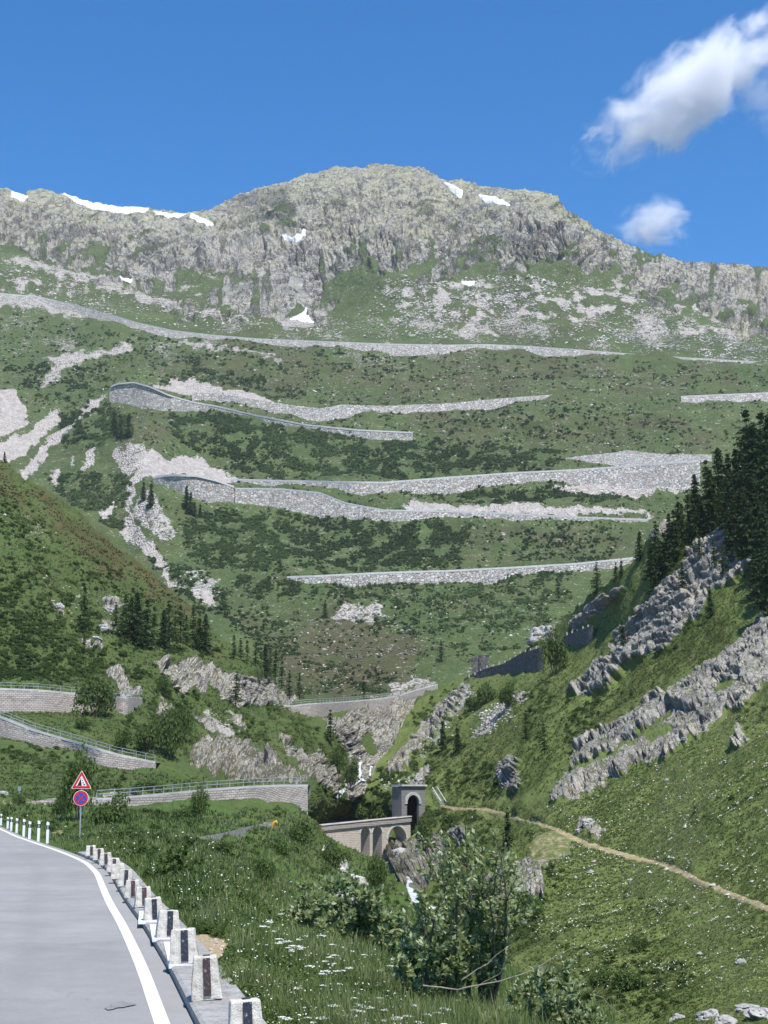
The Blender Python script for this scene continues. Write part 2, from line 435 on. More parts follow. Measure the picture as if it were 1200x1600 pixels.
rock = np.clip(rock * (1 - .50 * led_ * sstep(270, 300, y) * (.35 + .65 * sstep(-.2, .3, nq))) * (1 - .5 * gul), 0, 1)
band = np.exp(-((y - 470) / 45) ** 2) * sstep(560, 640, x) + np.exp(-((y - 445) / 30) ** 2) * sstep(560, 300, x) * .7
scree = np.clip(band * (.42 + nq2 * 1.2) * (1 - rock), 0, 1)
scree = np.maximum(scree, .62 * np.exp(-((y - 505) / 32) ** 2) * sstep(880, 1050, x) * (.7 + nq2))
scree = np.maximum(scree, .26 + .5 * nq * sstep(640, 480, y) * sstep(440, 520, y))
PINK = [[(238,597),(262,592),(300,590),(335,602),(372,612),(412,620),(440,629),(400,632),(340,622),(290,612),(255,606)],
        [(206,758),(225,708),(240,703),(260,722),(287,705),(320,718),(365,736),(387,748),(340,752),(290,747),(245,748)],
        [(630,797),(645,790),(690,783),(712,791),(785,788),(830,794),(900,798),(1010,806),(1014,812),(900,812),(785,806),(640,804)],
        [(0,609),(20,611),(42,638),(42,662),(15,680),(-60,700),(-60,620)],[(-60,690),(0,692),(42,674),(85,640),(97,648),(60,690),(22,722),(-60,730)],
        [(52,718),(75,690),(98,662),(113,654),(124,636),(152,618),(168,616),(142,640),(120,656),(102,682),(82,702),(60,727),(42,750),(30,742)],
        [(136,705),(151,699),(146,726),(129,742)],[(80,735),(95,737),(91,757),(84,752)],[(112,705),(118,704),(116,732),(111,728)],
        [(204,758),(216,770),(207,800),(213,820),(227,840),(250,853),(262,872),(248,877),(263,900),(281,910),(303,930),(337,945),(327,915),(300,921),(273,903),(262,884),(235,867),(213,852),(182,834),(188,824),(204,813),(197,795)],
        [(290,892),(305,884),(335,889),(310,896)],[(155,800),(178,788),(180,800),(165,812)],
        [(860,760),(960,752),(1075,750),(1070,765),(1000,775),(920,768)]]
HALF = [[(212,780),(240,770),(258,800),(280,830),(262,848),(230,832),(214,812)],[(190,700),(225,690),(230,735),(200,750),(175,720)],[(370,555),(445,563),(440,570),(370,560)],
        [(250,520),(350,545),(440,562),(445,570),(380,560),(300,545)],[(60,590),(110,560),(120,570),(70,600)],[(300,905),(345,900),(325,945),(290,930)],
        [(520,945),(600,945),(600,965),(520,962)],[(600,1075),(665,1065),(680,1072),(610,1092)],[(700,515),(750,500),(790,522),(715,528)],[(430,495),(475,478),(500,505),(440,512)],
        [(0,395),(60,405),(140,430),(230,455),(330,490),(420,505),(400,512),(300,495),(200,465),(100,435),(0,405)],
        [(60,560),(200,535),(215,545),(90,580)],[(-100,470),(60,466),(160,492),(120,496),(0,480)]]
scree = np.maximum(scree, paint(S1, PINK, 4.5, 14, 5)); scree = np.maximum(scree, paint(S1, [(p, .6) for p in HALF], 6, 18, 6))
BROWN = [([(380,545),(560,560),(760,565),(1100,570),(1200,600),(900,612),(640,620),(480,600),(300,590),(180,570)], .55),
         ([(560,660),(700,640),(860,640),(960,645),(1110,665),(1140,690),(900,690),(700,680)], .6),
         ([(380,960),(480,950),(600,965),(680,1000),(660,1060),(560,1090),(450,1090),(400,1040)], .75),
         ([(700,810),(860,820),(980,830),(960,870),(800,880),(690,860)], .4),([(200,640),(260,640),(290,690),(250,720),(200,690)], .5),
         ([(60,395),(300,480),(520,500),(520,525),(300,512),(200,480),(60,440)], .5),([(600,440),(900,440),(1100,540),(700,530)], .35)]
brown = paint(S1, BROWN, 26, 70, 24)
liw = np.clip(sstep(420, 300, y) * 1.0 + .1 + nq2 * .6 + nq * .5 + .25 * sstep(850, 1000, x), 0, 1)
S1.att = dict(rock=rock, scree=np.clip(scree, 0, 1), brown=brown, dirt=np.zeros(len(x)), lichen=liw)
W2 = np.stack([x + 9 * fbm(np.stack([x / 40, y / 40, 0 * x], -1), 3, 40), y + 9 * fbm(np.stack([x / 40 + 9, y / 40, 0 * x], -1), 3, 46), 0 * x], -1)
tilt = np.stack([W2[:, 0] * .8 - W2[:, 1] * .6, W2[:, 0] * .6 + W2[:, 1] * .8, 0 * x], -1)
low = sstep(330, 400, y)[:, None] * .999
vert = W2 * [1 / 34., 1 / 60., 0]; slab = tilt * [1 / 70., 1 / 30., 0]
d = rock * 15 * (ridged(P * [1, 1, .6] / 230, 2, 1, gain=.3) - .9)
mid = np.exp(-((y - np.interp(x, [0, 300, 560, 700, 900, 1200], [350, 410, 375, 380, 375, 450])) / 45) ** 2)
d += rock * ((.15 + mid) * (5.0 * facet(vert, 3, 1.8) + 2.3 * facet(vert * 2.4, 4, 1.8)) + (1 - low[:, 0] * .6) * (5.5 * facet(slab, 5, 1.8) + 3.0 * facet(slab * 2.4, 6, 1.8)))
d += rock * 1.0 * facet(W2 * [1 / 8., 1 / 9., 0], 7, 1.6)
fis = lambda q_, t_: sstep(t_, t_ * .25, np.abs(fbm(q_, 3, 64)))
d -= rock * 6.5 * fis(W2 * [1 / 30., 1 / 80., 0], .05) * np.clip(mid * 1.2 - .15, 0, 1) + rock * 4.0 * fis(tilt * [1 / 75., 1 / 24., 0] + 5, .045)
d -= rock * 1.6 * fis(W2 * [1 / 20., 1 / 26., 0] + 11, .045)
d += .8 * scree * facet(P / 5.5, 6, 1.2)
d += (1 - rock) * (7 * fbm(P / 110, 3, 5) + 2.2 * fbm(P / 26, 3, 6)) + .55 * fbm(P / 4.5, 2, 7)
crow = np.repeat(np.arange(S1.shape[0])[:, None], S1.shape[1], 1).ravel(); d = d * (.35 + .65 * sstep(S1.apron, S1.apron + 34, crow))
S1.displace(d); S1.disp = d
M1 = terrain_mat('alpine slope', .72, green=((.032,.052,.018),(.060,.088,.030),(.098,.130,.047)), brown=((.048,.048,.024),(.085,.076,.040)),
                 rock=((.070,.069,.072),(.205,.198,.187),(.385,.372,.33)), lich=(.43,.425,.255), scree=((.29,.27,.25),(.52,.48,.445)), steep=(.50, .80), ledge=(.90, .995), heath=.06, ck=.9, rbump=1.4)
S1.build('mountain', M1)

# ================================================================== S3 hillside on the left of the valley
S3C = [(-150,640,450),(0,720,430),(120,800,425),(250,905,430),(350,990,430),(430,1070,422),(480,1097,425),(560,1095,440),(640,1080,460),(740,1066,490),
       (-150,900,345),(0,900,350),(0,1000,320),(-150,1070,298),(0,1076,300),(150,1090,306),(180,1000,348),(300,1030,372),(390,1100,368),(400,1045,390),(290,1090,342),
       (0,1112,286),(200,1118,292),(100,1165,262),(0,1142,264),(-150,1130,260),(200,1203,258),(240,1192,266),(0,1220,222),(-150,1220,215),(0,1256,196),(200,1262,208),(300,1254,226),(400,1247,243),
       (480,1268,251),(470,1212,318),(300,1150,318),(300,1215,266),(400,1224,286),(450,1150,352),(530,1130,398),(540,1200,384),(545,1250,352),(500,1286,335),(560,1282,366),(620,1272,382),(492,1275,300),(600,1180,408),(620,1110,442),(740,1200,420)]
S3 = Sheet(S3C, [(-150,640),(0,722),(60,762),(120,803),(180,852),(250,906),(300,950),(350,992),(400,1028),(430,1062),(450,1090),(480,1097),(560,1095),(620,1086),(660,1072),(740,1066)],
           [(-150,1290),(200,1285),(440,1295),(482,1300),(492,1292),(500,1287),(560,1283),(620,1276),(740,1220)], -150, 740, 1.6, 400, apron=12, astep=5, aslope=.55, crest=5)
x, y, P = S3.fx, S3.fy, S3.P0
CLIFF3 = [[(240,1030),(262,1041),(300,1031),(325,1042),(345,1053),(375,1053),(395,1059),(420,1061),(428,1085),(433,1101),(390,1106),(350,1096),(325,1091),(300,1076),(285,1091),(268,1066),(245,1052)],
          [(292,1200),(300,1170),(320,1152),(360,1160),(390,1172),(420,1186),(460,1206),(478,1226),(420,1229),(390,1224),(340,1212)],
          [(435,1150),(460,1160),(480,1181),(500,1170),(515,1180),(528,1215),(522,1242),(490,1228),(470,1202),(445,1181)],
          [(500,1122),(530,1126),(560,1102),(600,1105),(640,1090),(665,1078),(645,1110),(612,1170),(602,1200),(580,1216),(570,1245),(540,1250),(545,1195),(530,1160)],
          [(165,1050),(187,1044),(222,1086),(190,1092)],[(425,1080),(455,1090),(470,1098),(440,1104)],[(600,1085),(655,1068),(680,1066),(670,1080),(610,1096)]]
OUT3 = [[(300,1112),(325,1120),(347,1140),(335,1147),(308,1130)],[(355,1105),(377,1120),(388,1136),(375,1140),(360,1122)],[(244,1095),(268,1104),(262,1126),(244,1115)],
        [(72,935),(105,958),(97,966),(80,950)],[(150,968),(170,968),(188,984),(170,990)],[(126,1000),(150,998),(165,1012),(150,1016)],[(155,938),(180,933),(195,945),(180,955),(160,950)],
        [(440,1108),(465,1120),(455,1125)],[(108,930),(125,938),(120,944)]]
rock = np.maximum(paint(S3, CLIFF3, 4, 14, 3), .9 * paint(S3, OUT3, 3, 10, 3))
rock *= 1 - .8 * paint(S3, [[(500,1170),(515,1160),(535,1185),(550,1235),(535,1240),(520,1200)],[(560,1150),(580,1145),(590,1180),(575,1190)],[(318,1085),(330,1060),(345,1090),(335,1100)]], 4, 14, 4)
scree = np.maximum(paint(S3, [([(20,790),(45,800),(85,835),(60,845),(15,830)], .3),([(540,1215),(575,1212),(600,1190),(608,1205),(560,1245),(535,1255)], .9),
        ([(320,1110),(350,1130),(375,1145),(350,1150),(320,1135)], .7),([(95,1250),(150,1240),(200,1245),(200,1252),(90,1258)], .5)], 4, 14, 4), 0)
brown = .8 * paint(S3, [([(-150,640),(0,722),(120,803),(250,906),(330,970),(300,985),(220,940),(120,860),(40,800),(-150,730)], .85),([(0,880),(100,900),(230,930),(230,945),(120,930),(0,900)], .4),
        ([(330,975),(430,1062),(430,1080),(380,1050),(300,1030)], .4)], 22, 50, 26)
S3.att = dict(rock=rock, scree=scree, brown=brown, dirt=paint(S3, [([(-150,1252),(0,1254),(85,1250),(200,1254),(200,1258),(0,1260)], .5)], 2, 10, 3), lichen=np.full(len(x), .35))
W2 = np.stack([x + 5 * fbm(np.stack([x / 24, y / 24, 0 * x], -1), 3, 40), y + 5 * fbm(np.stack([x / 24 + 9, y / 24, 0 * x], -1), 3, 46), 0 * x], -1)
d = rock * (1.0 + 1.8 * facet(W2 * [1 / 30., 1 / 48., 0], 13, 1.9) + .65 * facet(W2 * [1 / 13., 1 / 19., 0], 14, 1.9) + .16 * facet(W2 * [1 / 5., 1 / 6., 0], 15, 1.6)) + .22 * scree * facet(P / 1.1, 16, 1.2)
fis = lambda q_, t_: sstep(t_, t_ * .25, np.abs(fbm(q_, 3, 65)))
d -= rock * (.9 * fis(W2 * [1 / 20., 1 / 60., 0], .06) + .5 * fis(W2 * [1 / 13., 1 / 9., 0] + 7, .06))
d += (1 - rock) * (1.6 * fbm(P / 26, 3, 15) + .7 * fbm(P / 7, 3, 16)) + .12 * fbm(P / 1.1, 2, 17)
S3.displace(d)
M3 = terrain_mat('hillside ground', .15, green=((.030,.050,.014),(.058,.088,.026),(.098,.134,.042)), brown=((.050,.044,.018),(.095,.070,.030)),
                 rock=((.085,.08,.075),(.22,.205,.185),(.40,.375,.34)), lich=(.36,.35,.25), scree=((.29,.27,.25),(.52,.48,.445)), steep=(.2, .6), ledge=(.80, .95), heath=.02, ck=.7)
S3.build('hillside', M3)

# ================================================================== S2 the steep slope on the right
S2C = [(1350,650,335),(1200,737,312),(1200,700,324),(1100,800,327),(1012,832,332),(1000,870,334),(950,906,352),(870,985,398),(800,1030,420),(720,1062,438),(680,1078,446),(640,1110,440),(605,1170,405),(570,1235,362),
       (1200,1000,246),(1350,1000,212),(1350,800,290),(1200,850,288),(1080,960,292),(1000,1000,312),(900,1085,322),(830,1050,378),(880,1195,262),(1040,1100,258),(1200,1200,180),(1040,1190,218),(880,1262,222),
       (1350,1300,132),(1200,1400,122),(1200,1600,82),(1350,1600,72),(1000,1340,178),(900,1310,200),(860,1292,212),(780,1265,280),(690,1258,330),(640,1262,340),(612,1332,326),(600,1300,356),(622,1290,350),(640,1390,246),(700,1435,195),(760,1475,165),(790,1540,135),
       (1000,1500,120),(900,1450,145),(1000,1720,72),(1350,1720,55),(850,1400,168),(700,1340,272),(740,1180,352),(800,1120,350),(700,1150,385),(840,1360,180),(750,1390,185),(820,1390,172)]
S2 = Sheet(S2C, [(540,1236),(560,1240),(580,1212),(605,1172),(640,1112),(680,1078),(720,1062),(760,1046),(815,1016),(850,995),(900,950),(950,906),(985,882),(1003,868),(1012,834),(1050,808),(1075,812),(1110,800),(1150,772),(1200,737),(1350,650)],
           [(540,1262),(570,1296),(600,1330),(615,1360),(640,1405),(700,1460),(760,1505),(800,1570),(900,1650),(1000,1720),(1350,1720)], 540, 1350, 1.6, 500, apron=10, astep=4, aslope=.7, crest=6)
x, y, P = S2.fx, S2.fy, S2.P0
CLIFF2 = [[(860,1263),(888,1195),(902,1167),(953,1138),(1007,1110),(1058,1076),(1109,1039),(1143,1014),(1180,968),(1205,957),(1350,860),(1350,1000),(1200,1064),(1160,1114),(1135,1108),(1109,1145),(1070,1170),(1041,1190),(1002,1188),(968,1210),(900,1253)],
          [(885,1087),(928,1048),(965,1033),(965,997),(996,963),(1030,930),(1050,897),(1090,850),(1125,826),(1165,826),(1190,845),(1180,877),(1150,912),(1112,927),(1104,948),(1058,988),(1044,1014),(1002,1022),(979,1036),(956,1067),(917,1088)],
          [(1012,832),(1050,812),(1056,822),(1040,840),(1020,852),(1010,850)],[(780,1225),(784,1195),(800,1176),(815,1190),(812,1225),(800,1238)],
          [(815,1002),(818,975),(833,968),(850,965),(862,972),(870,995),(850,1004)],[(1143,1162),(1158,1137),(1170,1150),(1155,1165)],
          [(600,1205),(640,1150),(690,1100),(720,1080),(735,1085),(700,1120),(660,1165),(625,1210)],[(618,1385),(604,1345),(612,1322),(632,1318),(650,1318),(690,1300),(700,1320),(690,1370),(650,1395)],
          [(748,1410),(760,1370),(800,1352),(830,1345),(850,1370),(850,1395),(800,1400),(770,1425)],[(640,1230),(655,1205),(672,1195),(670,1215),(655,1232)],[(700,1300),(725,1290),(735,1310),(715,1325)],
          [(900,1300),(912,1286),(925,1288),(950,1302),(930,1310)],
          [(890,975),(925,945),(965,920),(985,905),(975,930),(930,965),(895,990)]]
rock = paint(S2, CLIFF2, 4, 16, 3)
rock *= 1 - .9 * paint(S2, [[(885,1200),(960,1170),(1050,1110),(1055,1118),(960,1185),(890,1215)],[(1110,1085),(1130,1060),(1160,1060),(1150,1080),(1115,1095)],[(1000,1150),(1045,1130),(1060,1145),(1010,1165)]], 4, 14, 3) * .8
scree = paint(S2, [([(735,1150),(770,1110),(815,1078),(832,1080),(800,1110),(760,1145)], .8),([(640,1190),(665,1160),(735,1080),(760,1075),(720,1110),(670,1170)], .55),([(695,1100),(715,1075),(740,1070),(720,1095)], .7),([(1040,950),(1090,920),(1100,940),(1050,980)], .4),([(840,1350),(915,1305),(925,1310),(850,1365)], .4)], 5, 16, 4)
TRAIL = [(684,1256),(705,1262),(730,1262),(760,1264),(785,1269),(812,1279),(840,1286),(860,1292),(885,1304),(920,1318),(960,1328),(1000,1339),(1035,1350),(1070,1364),(1100,1376),(1130,1389),(1165,1402),(1200,1416),(1250,1440),(1300,1470)]
tw = np.interp(x, [684, 860, 1200], [4, 5.5, 9]); ty = np.interp(x, *zip(*TRAIL))
trailm = np.where(x > 684, np.exp(-((y - ty) / tw) ** 2), 0)
dirt = np.maximum(trailm * .35, paint(S2, [([(735,1260),(810,1275),(800,1285),(750,1275)], .4),([(1000,1100),(1100,1030),(1130,1000),(1110,1000),(1000,1070)], .1),([(800,1370),(850,1300),(905,1310),(860,1350)], .45)], 5, 16, 5))
brown = paint(S2, [([(880,1190),(1000,1105),(1140,1000),(1130,960),(1060,1010),(960,1090),(900,1150)], .6),([(950,905),(870,985),(800,1030),(720,1064),(770,1070),(850,1020),(930,950)], .5),([(800,1300),(900,1310),(860,1370),(820,1370)], .5)], 8, 30, 8)
S2.att = dict(rock=rock, scree=scree, brown=brown, dirt=dirt, lichen=np.full(len(x), .25))
W2 = np.stack([x + 6 * fbm(np.stack([x / 30, y / 30, 0 * x], -1), 3, 40), y + 6 * fbm(np.stack([x / 30 + 9, y / 30, 0 * x], -1), 3, 46), 0 * x], -1)
dg = np.stack([W2[:, 0] * .78 - W2[:, 1] * .62, W2[:, 0] * .62 + W2[:, 1] * .78, 0 * x], -1)
d = rock * np.clip(P[:, 1] / 260, .25, 1.4) * (1.1 + 1.5 * facet(dg * [1 / 95., 1 / 27., 0], 53, 1.9) + .55 * facet(dg * [1 / 40., 1 / 13., 0], 54, 1.9) + .14 * facet(dg * [1 / 12., 1 / 6., 0], 55, 1.6)) + .2 * scree * facet(P / .9, 56, 1.2)
d -= rock * np.clip(P[:, 1] / 260, .25, 1.4) * (.9 * fis(dg * [1 / 70., 1 / 18., 0], .06) + .5 * fis(dg * [1 / 14., 1 / 22., 0] + 7, .06))
d += (1 - rock) * (1.2 * fbm(P / 16, 3, 55) + .45 * fbm(P / 4.5, 3, 56)) * (1 - .8 * trailm) + .08 * fbm(P / .8, 2, 57) - .25 * trailm
S2.displace(d)
M2 = terrain_mat('steep meadow', .10, green=((.056,.078,.020),(.102,.136,.038),(.155,.186,.062)), brown=((.050,.052,.018),(.092,.088,.030)),
                 rock=((.085,.08,.076),(.215,.20,.182),(.385,.362,.325)), lich=(.38,.37,.25), scree=((.26,.25,.25),(.48,.46,.44)))
S2.build('slope', M2)

# ================================================================== S4 the near bank below the road
z0 = lambda px, py, z: (px, py, float(planeD(py, z)))
S4C = [(-150,1255,182),(0,1258,186),(200,1262,200),(400,1263,216),(480,1272,232),(515,1313,268),(560,1330,270),(600,1345,264),(630,1385,190),(660,1430,140),(700,1470,88),(780,1510,55),(850,1545,40),(950,1590,29),(1100,1640,22),
       (300,1300,112),(400,1300,142),(430,1290,166),(500,1340,188),(550,1390,148),(450,1380,92),(350,1350,70),(550,1450,66),(450,1440,50),(600,1500,41),(500,1480,35),z0(430,1480,-.15),z0(360,1450,-.15),z0(560,1550,-.35),z0(460,1540,-.2),z0(400,1600,-.15),z0(600,1600,-.4),
       (700,1560,31),(800,1600,25),z0(300,1600,-.12),z0(240,1480,-.12),z0(180,1380,-.12),z0(130,1340,-.1),z0(60,1325,-.1),z0(0,1310,-.1),z0(-150,1300,-.1),z0(0,1450,-.1),z0(0,1600,-.12),z0(-150,1600,-.12),z0(-150,1400,-.1),z0(150,1500,-.12),
       z0(124,1315,-.02),z0(60,1295,0),(0,1282,128),(100,1282,132),(200,1300,98),(200,1282,138),(-150,1282,124),z0(200,1340,-.05),z0(300,1720,-.12),z0(600,1720,-.4),(900,1720,15.6),z0(-150,1720,-.12),z0(270,1420,-.05)]
S4 = Sheet(S4C, [(-150,1253),(0,1257),(100,1262),(190,1262),(300,1262),(400,1262),(480,1270),(515,1313),(560,1330),(600,1345),(630,1385),(660,1430),(700,1470),(780,1510),(850,1545),(950,1590),(1000,1618),(1100,1690)],
           [(-150,1720),(1100,1720)], -400, 1000, 2.2, 330, apron=10, astep=2.5, aslope=.5, crest=2)
x, y, P = S4.fx, S4.fy, S4.P0
Dv = P[:, 1]
scree = paint(S4, [([(500,1325),(520,1335),(560,1365),(585,1385),(575,1395),(540,1380),(505,1345)], .75),([(500,1400),(540,1410),(560,1420),(540,1428),(505,1415)], .6),([(428,1455),(445,1465),(440,1480),(430,1475)], .7)], 4, 16, 3)
dirt = paint(S4, [([(300,1460),(340,1462),(362,1475),(350,1500),(315,1520),(280,1530),(270,1500)], .9),([(400,1400),(430,1410),(440,1425),(410,1415)], .5),([(60,1298),(90,1300),(110,1310),(80,1312)], .5),([(480,1585),(520,1580),(530,1600),(490,1610)], .3)], 3, 14, 4)
offroad = sstep(6, 26, x - np.interp(y, [1300, 1330, 1347, 1364, 1388, 1412, 1444, 1513, 1600, 1720], [0, 100, 151, 172, 185, 199, 223, 265, 308, 370]))
S4.att = dict(rock=np.zeros(len(x)), scree=scree, brown=paint(S4, [([(200,1300),(330,1320),(420,1400),(400,1440),(260,1360)], .3),([(0,1282),(120,1290),(130,1310),(0,1300)], .35)], 8, 30, 8), dirt=dirt, lichen=np.zeros(len(x)))
am = np.clip((Dv - 25) / 90, 0, 1) * offroad
d = am * (1.1 * fbm(P / 14, 3, 61) + .45 * fbm(P / 4, 3, 62)) + offroad * .05 * fbm(P / .7, 2, 63) - .05 * (1 - offroad)
S4.displace(d)
M4 = terrain_mat('verge ground', .035, green=((.036,.065,.015),(.062,.105,.025),(.10,.145,.038)), brown=((.060,.055,.024),(.10,.085,.04)), scree=((.34,.33,.32),(.58,.56,.54)))
S4.build('near_bank', M4)
# ------------------------------------------------------------------ gorge floor under the viaduct
gd = np.linspace(110, 420, 160); gz = np.interp(gd, [110, 170, 240, 290, 335, 372, 395, 420], [-17, -15.6, -14, -13.2, -12.2, -5.5, -1, 3])
gx = np.linspace(-45, 60, 120); GX, GD = np.meshgrid(gx, gd); GZ = np.repeat(gz[:, None], 120, 1)
gp = np.stack([GX, GD, GZ], -1).reshape(-1, 3); gp[:, 2] += .9 * fbm(gp / 5, 4, 71)
ii = np.arange(160 * 120).reshape(160, 120)
gme = mesh_np('riverbed', gp, np.stack([ii[:-1,:-1], ii[:-1,1:], ii[1:,1:], ii[1:,:-1]], -1).reshape(-1, 4), M2,
              dict(rock=.3 + .9 * fbm(gp / 9, 3, 72), scree=.5 + .9 * fbm(gp / 6, 3, 73), brown=np.zeros(len(gp)), dirt=np.zeros(len(gp)), lichen=np.zeros(len(gp))), True)
tag(link('riverbed', gme), kind='structure')
print('terrain', time.time() - T0)
# ------------------------------------------------------------------ materials for built things
def stone_wall_mat(name, c1, c2, c3, cell=1.0, joint=(.10,.095,.09), brick=False, stain=.22):
    t = NT(name); u = t.attr('u'); v = t.attr('v')
    uv = t.n('CombineXYZ', {0: u, 1: v, 2: t.attr('w')}).outputs[0]
    P = t.pos(); nb = t.noise(t.pos((1, 1, .45)), .8 / cell, 6, .7); nf = t.noise(P, 5 / cell, 3, .6)
    if brick:
        b = t.n('TexBrick', {'Vector': uv, 'Color1': (*c1, 1), 'Color2': (*c2, 1), 'Mortar': (*joint, 1), 'Scale': 1.0, 'Mortar Size': .045 * cell, 'Brick Width': .75 * cell, 'Row Height': .36 * cell, 'Bias': -.1})
        vv = t.vor(uv, 1.7 / cell); col = t.mix(t.math('MULTIPLY', vv.outputs['Color'], .55), b.outputs[0], (*c3, 1)); h = t.math('SUBTRACT', 1.0, b.outputs['Fac'])
    else:
        sq = t.n('Mapping', {'Vector': uv, 'Scale': (1, 1.5, 1)}).outputs[0]
        vv = t.vor(sq, 1 / cell); e = t.vor(sq, 1 / cell, 'DISTANCE_TO_EDGE')
        bw = t.n('SeparateColor', {0: vv.outputs['Color']})
        col = t.ramp(bw.outputs[0], [(0.0, c1), (.55, c2), (1.0, c3)])
        col = t.mix(t.math('MULTIPLY', t.step(bw.outputs[1], .72, .95), .55), col, (.40, .26, .20, 1))
        j = t.step(e.outputs[0], .0, .10); col = t.mix(j, (*joint, 1), col); h = t.math('ADD', j, t.math('MULTIPLY', bw.outputs[2], .8))
    col = t.mix(t.math('MULTIPLY', t.step(nb, .5, .75), stain), col, (.16, .155, .15, 1))
    col = t.mix(t.math('MULTIPLY', nf, .35), col, (.2, .19, .17, 1))
    nm = t.bump(t.math('ADD', h, t.math('MULTIPLY', nf, .5)), .8, .22 * cell)
    return t.done(t.bsdf(col, .9, nm, .15))
M_EMB = stone_wall_mat('embankment stone', (.29,.28,.265), (.48,.46,.43), (.66,.63,.58), 2.1, joint=(.16,.155,.145))
M_CUT = stone_wall_mat('cut stone facing', (.40,.385,.37), (.50,.48,.455), (.58,.56,.53), 2.2, joint=(.28,.27,.26))
M_MAS = stone_wall_mat('roadside masonry', (.44,.375,.335), (.56,.50,.45), (.36,.32,.29), 1.0, joint=(.20,.185,.17), brick=True)
M_DRK = stone_wall_mat('old dark dry stone', (.10,.10,.10), (.15,.147,.145), (.22,.21,.20), .6, joint=(.04,.04,.04))
M_VIA = stone_wall_mat('viaduct masonry', (.62,.53,.44), (.72,.64,.54), (.52,.45,.38), 1.0, joint=(.46,.41,.36), brick=True, stain=.25)
M_PAR = plain('pale coping concrete', (.52,.51,.49), .85, .2, .6, obj=False)
M_RAIL = plain('galvanised rail', (.34,.38,.39), .5, .2, 2, metal=.3, obj=False)
M_ASPH_FAR = plain('distant asphalt', (.16,.16,.16), .9, .15, .4, obj=False)
M_DARKIN = plain('painted tunnel shade', (.006,.006,.006), .95, .4, 1)  # near-black colour paints in the darkness of a deep bore; the lining is shallow

def smooth1(a, k):
    if k < 2: return a
    p = np.pad(a, (k, k), 'edge'); c = np.convolve(p, np.ones(2 * k + 1) / (2 * k + 1), 'same'); return c[k:-k]

def wall(name, label, cat, top, bot, sheet, mat, off=1.0, batter=.18, step=2.5, sm=14, par=None, over=None, deck=8.0, group=None, rough=.15, thick=.7, dcut=None, under=6.0):
    """retaining wall between a top and a foot line; returns (object, crest points)"""
    top = np.array(top, float); bot = np.array(bot, float)
    xa, xb = max(top[0, 0], bot[0, 0]), min(top[-1, 0], bot[-1, 0]); n = max(6, int((xb - xa) / step)); X = np.linspace(xa, xb, n)
    yt = np.interp(X, top[:, 0], top[:, 1]); yb = np.maximum(np.interp(X, bot[:, 0], bot[:, 1]), yt + .6)
    Db = smooth1(sheet.surf(X, yb)[:, 1], sm) - off
    Bp = unproj(X, yb, Db); h = (yb - yt) * Db / F
    Tp = unproj(X, yt, Db + batter * h)
    hh = np.maximum(Tp[:, 2] - Bp[:, 2], .05)
    s = np.concatenate([[0], np.cumsum(np.linalg.norm(np.diff(Tp[:, :2], axis=0), axis=1))])
    m = 7; rows = []; u = []; v = []
    Up = Bp + (Bp - Tp) / hh[:, None] * under; Up[:, 2] = Bp[:, 2] - under
    rows.append(Up); u.append(s); v.append(-np.full(n, under))
    for k in range(m):
        f = k / (m - 1); R = Bp * (1 - f) + Tp * f
        nz = fbm(R / max(rough * 8, .3), 3, 81); R[:, 1] -= rough * nz * (1 if 0 < k < m - 1 else .3)
        rows.append(R); u.append(s); v.append(hh * f)
    R = Tp.copy(); R[:, 1] += thick; rows.append(R); u.append(s); v.append(hh + thick)
    R = R.copy(); R[:, 2] -= np.minimum(hh * .5 + 1.0, 3.0); R[:, 1] += .1; rows.append(R); u.append(s); v.append(hh + thick + 2)
    V = np.stack(rows); nr = len(rows); I = np.arange(nr * n).reshape(nr, n)
    Q = np.stack([I[:-1, :-1], I[:-1, 1:], I[1:, 1:], I[1:, :-1]], -1).reshape(-1, 4)
    V = V.reshape(-1, 3); Us = np.concatenate(u); Vs = np.concatenate(v); Ws = np.zeros(len(V))
    # end caps
    ecap = [[I[j, e], I[j + 1, e], I[nr - 1, e]] for e in (0, n - 1) for j in range(nr - 2)]
    me = mesh_np(name, V, [Q, np.array(ecap)], mat, dict(u=Us, v=Vs, w=Ws))
    o = tag(link(name, me), label, cat, group)
    if par:
        ph, pt, oh = par
        ov = np.full(n, oh) if over is None else oh + over[2] * sstep(over[0] - 12, over[0] + 4, X) * sstep(over[1] + 12, over[1] - 4, X)
        lines = []
        for dy, dz in ((-1, -.25), (-1, ph), (0, ph), (0, -.25)):
            R = Tp.copy(); R[:, 1] += (-ov if dy < 0 else pt); R[:, 2] += dz + .003; lines.append(R)
        PV = np.stack(lines); J = np.arange(4 * n).reshape(4, n)
        PQ = np.stack([J[:, :-1], J[:, 1:], np.roll(J, -1, 0)[:, 1:], np.roll(J, -1, 0)[:, :-1]], -1).reshape(-1, 4)
        caps = np.array([[J[0, 0], J[1, 0], J[2, 0], J[3, 0]], [J[0, -1], J[1, -1], J[2, -1], J[3, -1]]])
        link('parapet', mesh_np('parapet', PV.reshape(-1, 3), np.concatenate([PQ, caps]), M_PAR), o)
    if deck:
        R0 = Tp.copy(); R0[:, 1] += thick + .02; R0[:, 2] -= .06; R1 = R0.copy(); R1[:, 1] += deck; R2 = R1.copy(); R2[:, 2] -= 1.5; R3 = R0.copy(); R3[:, 2] -= 1.5
        PV = np.stack([R3, R0, R1, R2]); J = np.arange(4 * n).reshape(4, n)
        PQ = np.stack([J[:-1, :-1], J[:-1, 1:], J[1:, 1:], J[1:, :-1]], -1).reshape(-1, 4)
        tag(link('road', mesh_np('road', PV.reshape(-1, 3), PQ, M_ASPH_FAR)), kind='structure')
    return o, Tp

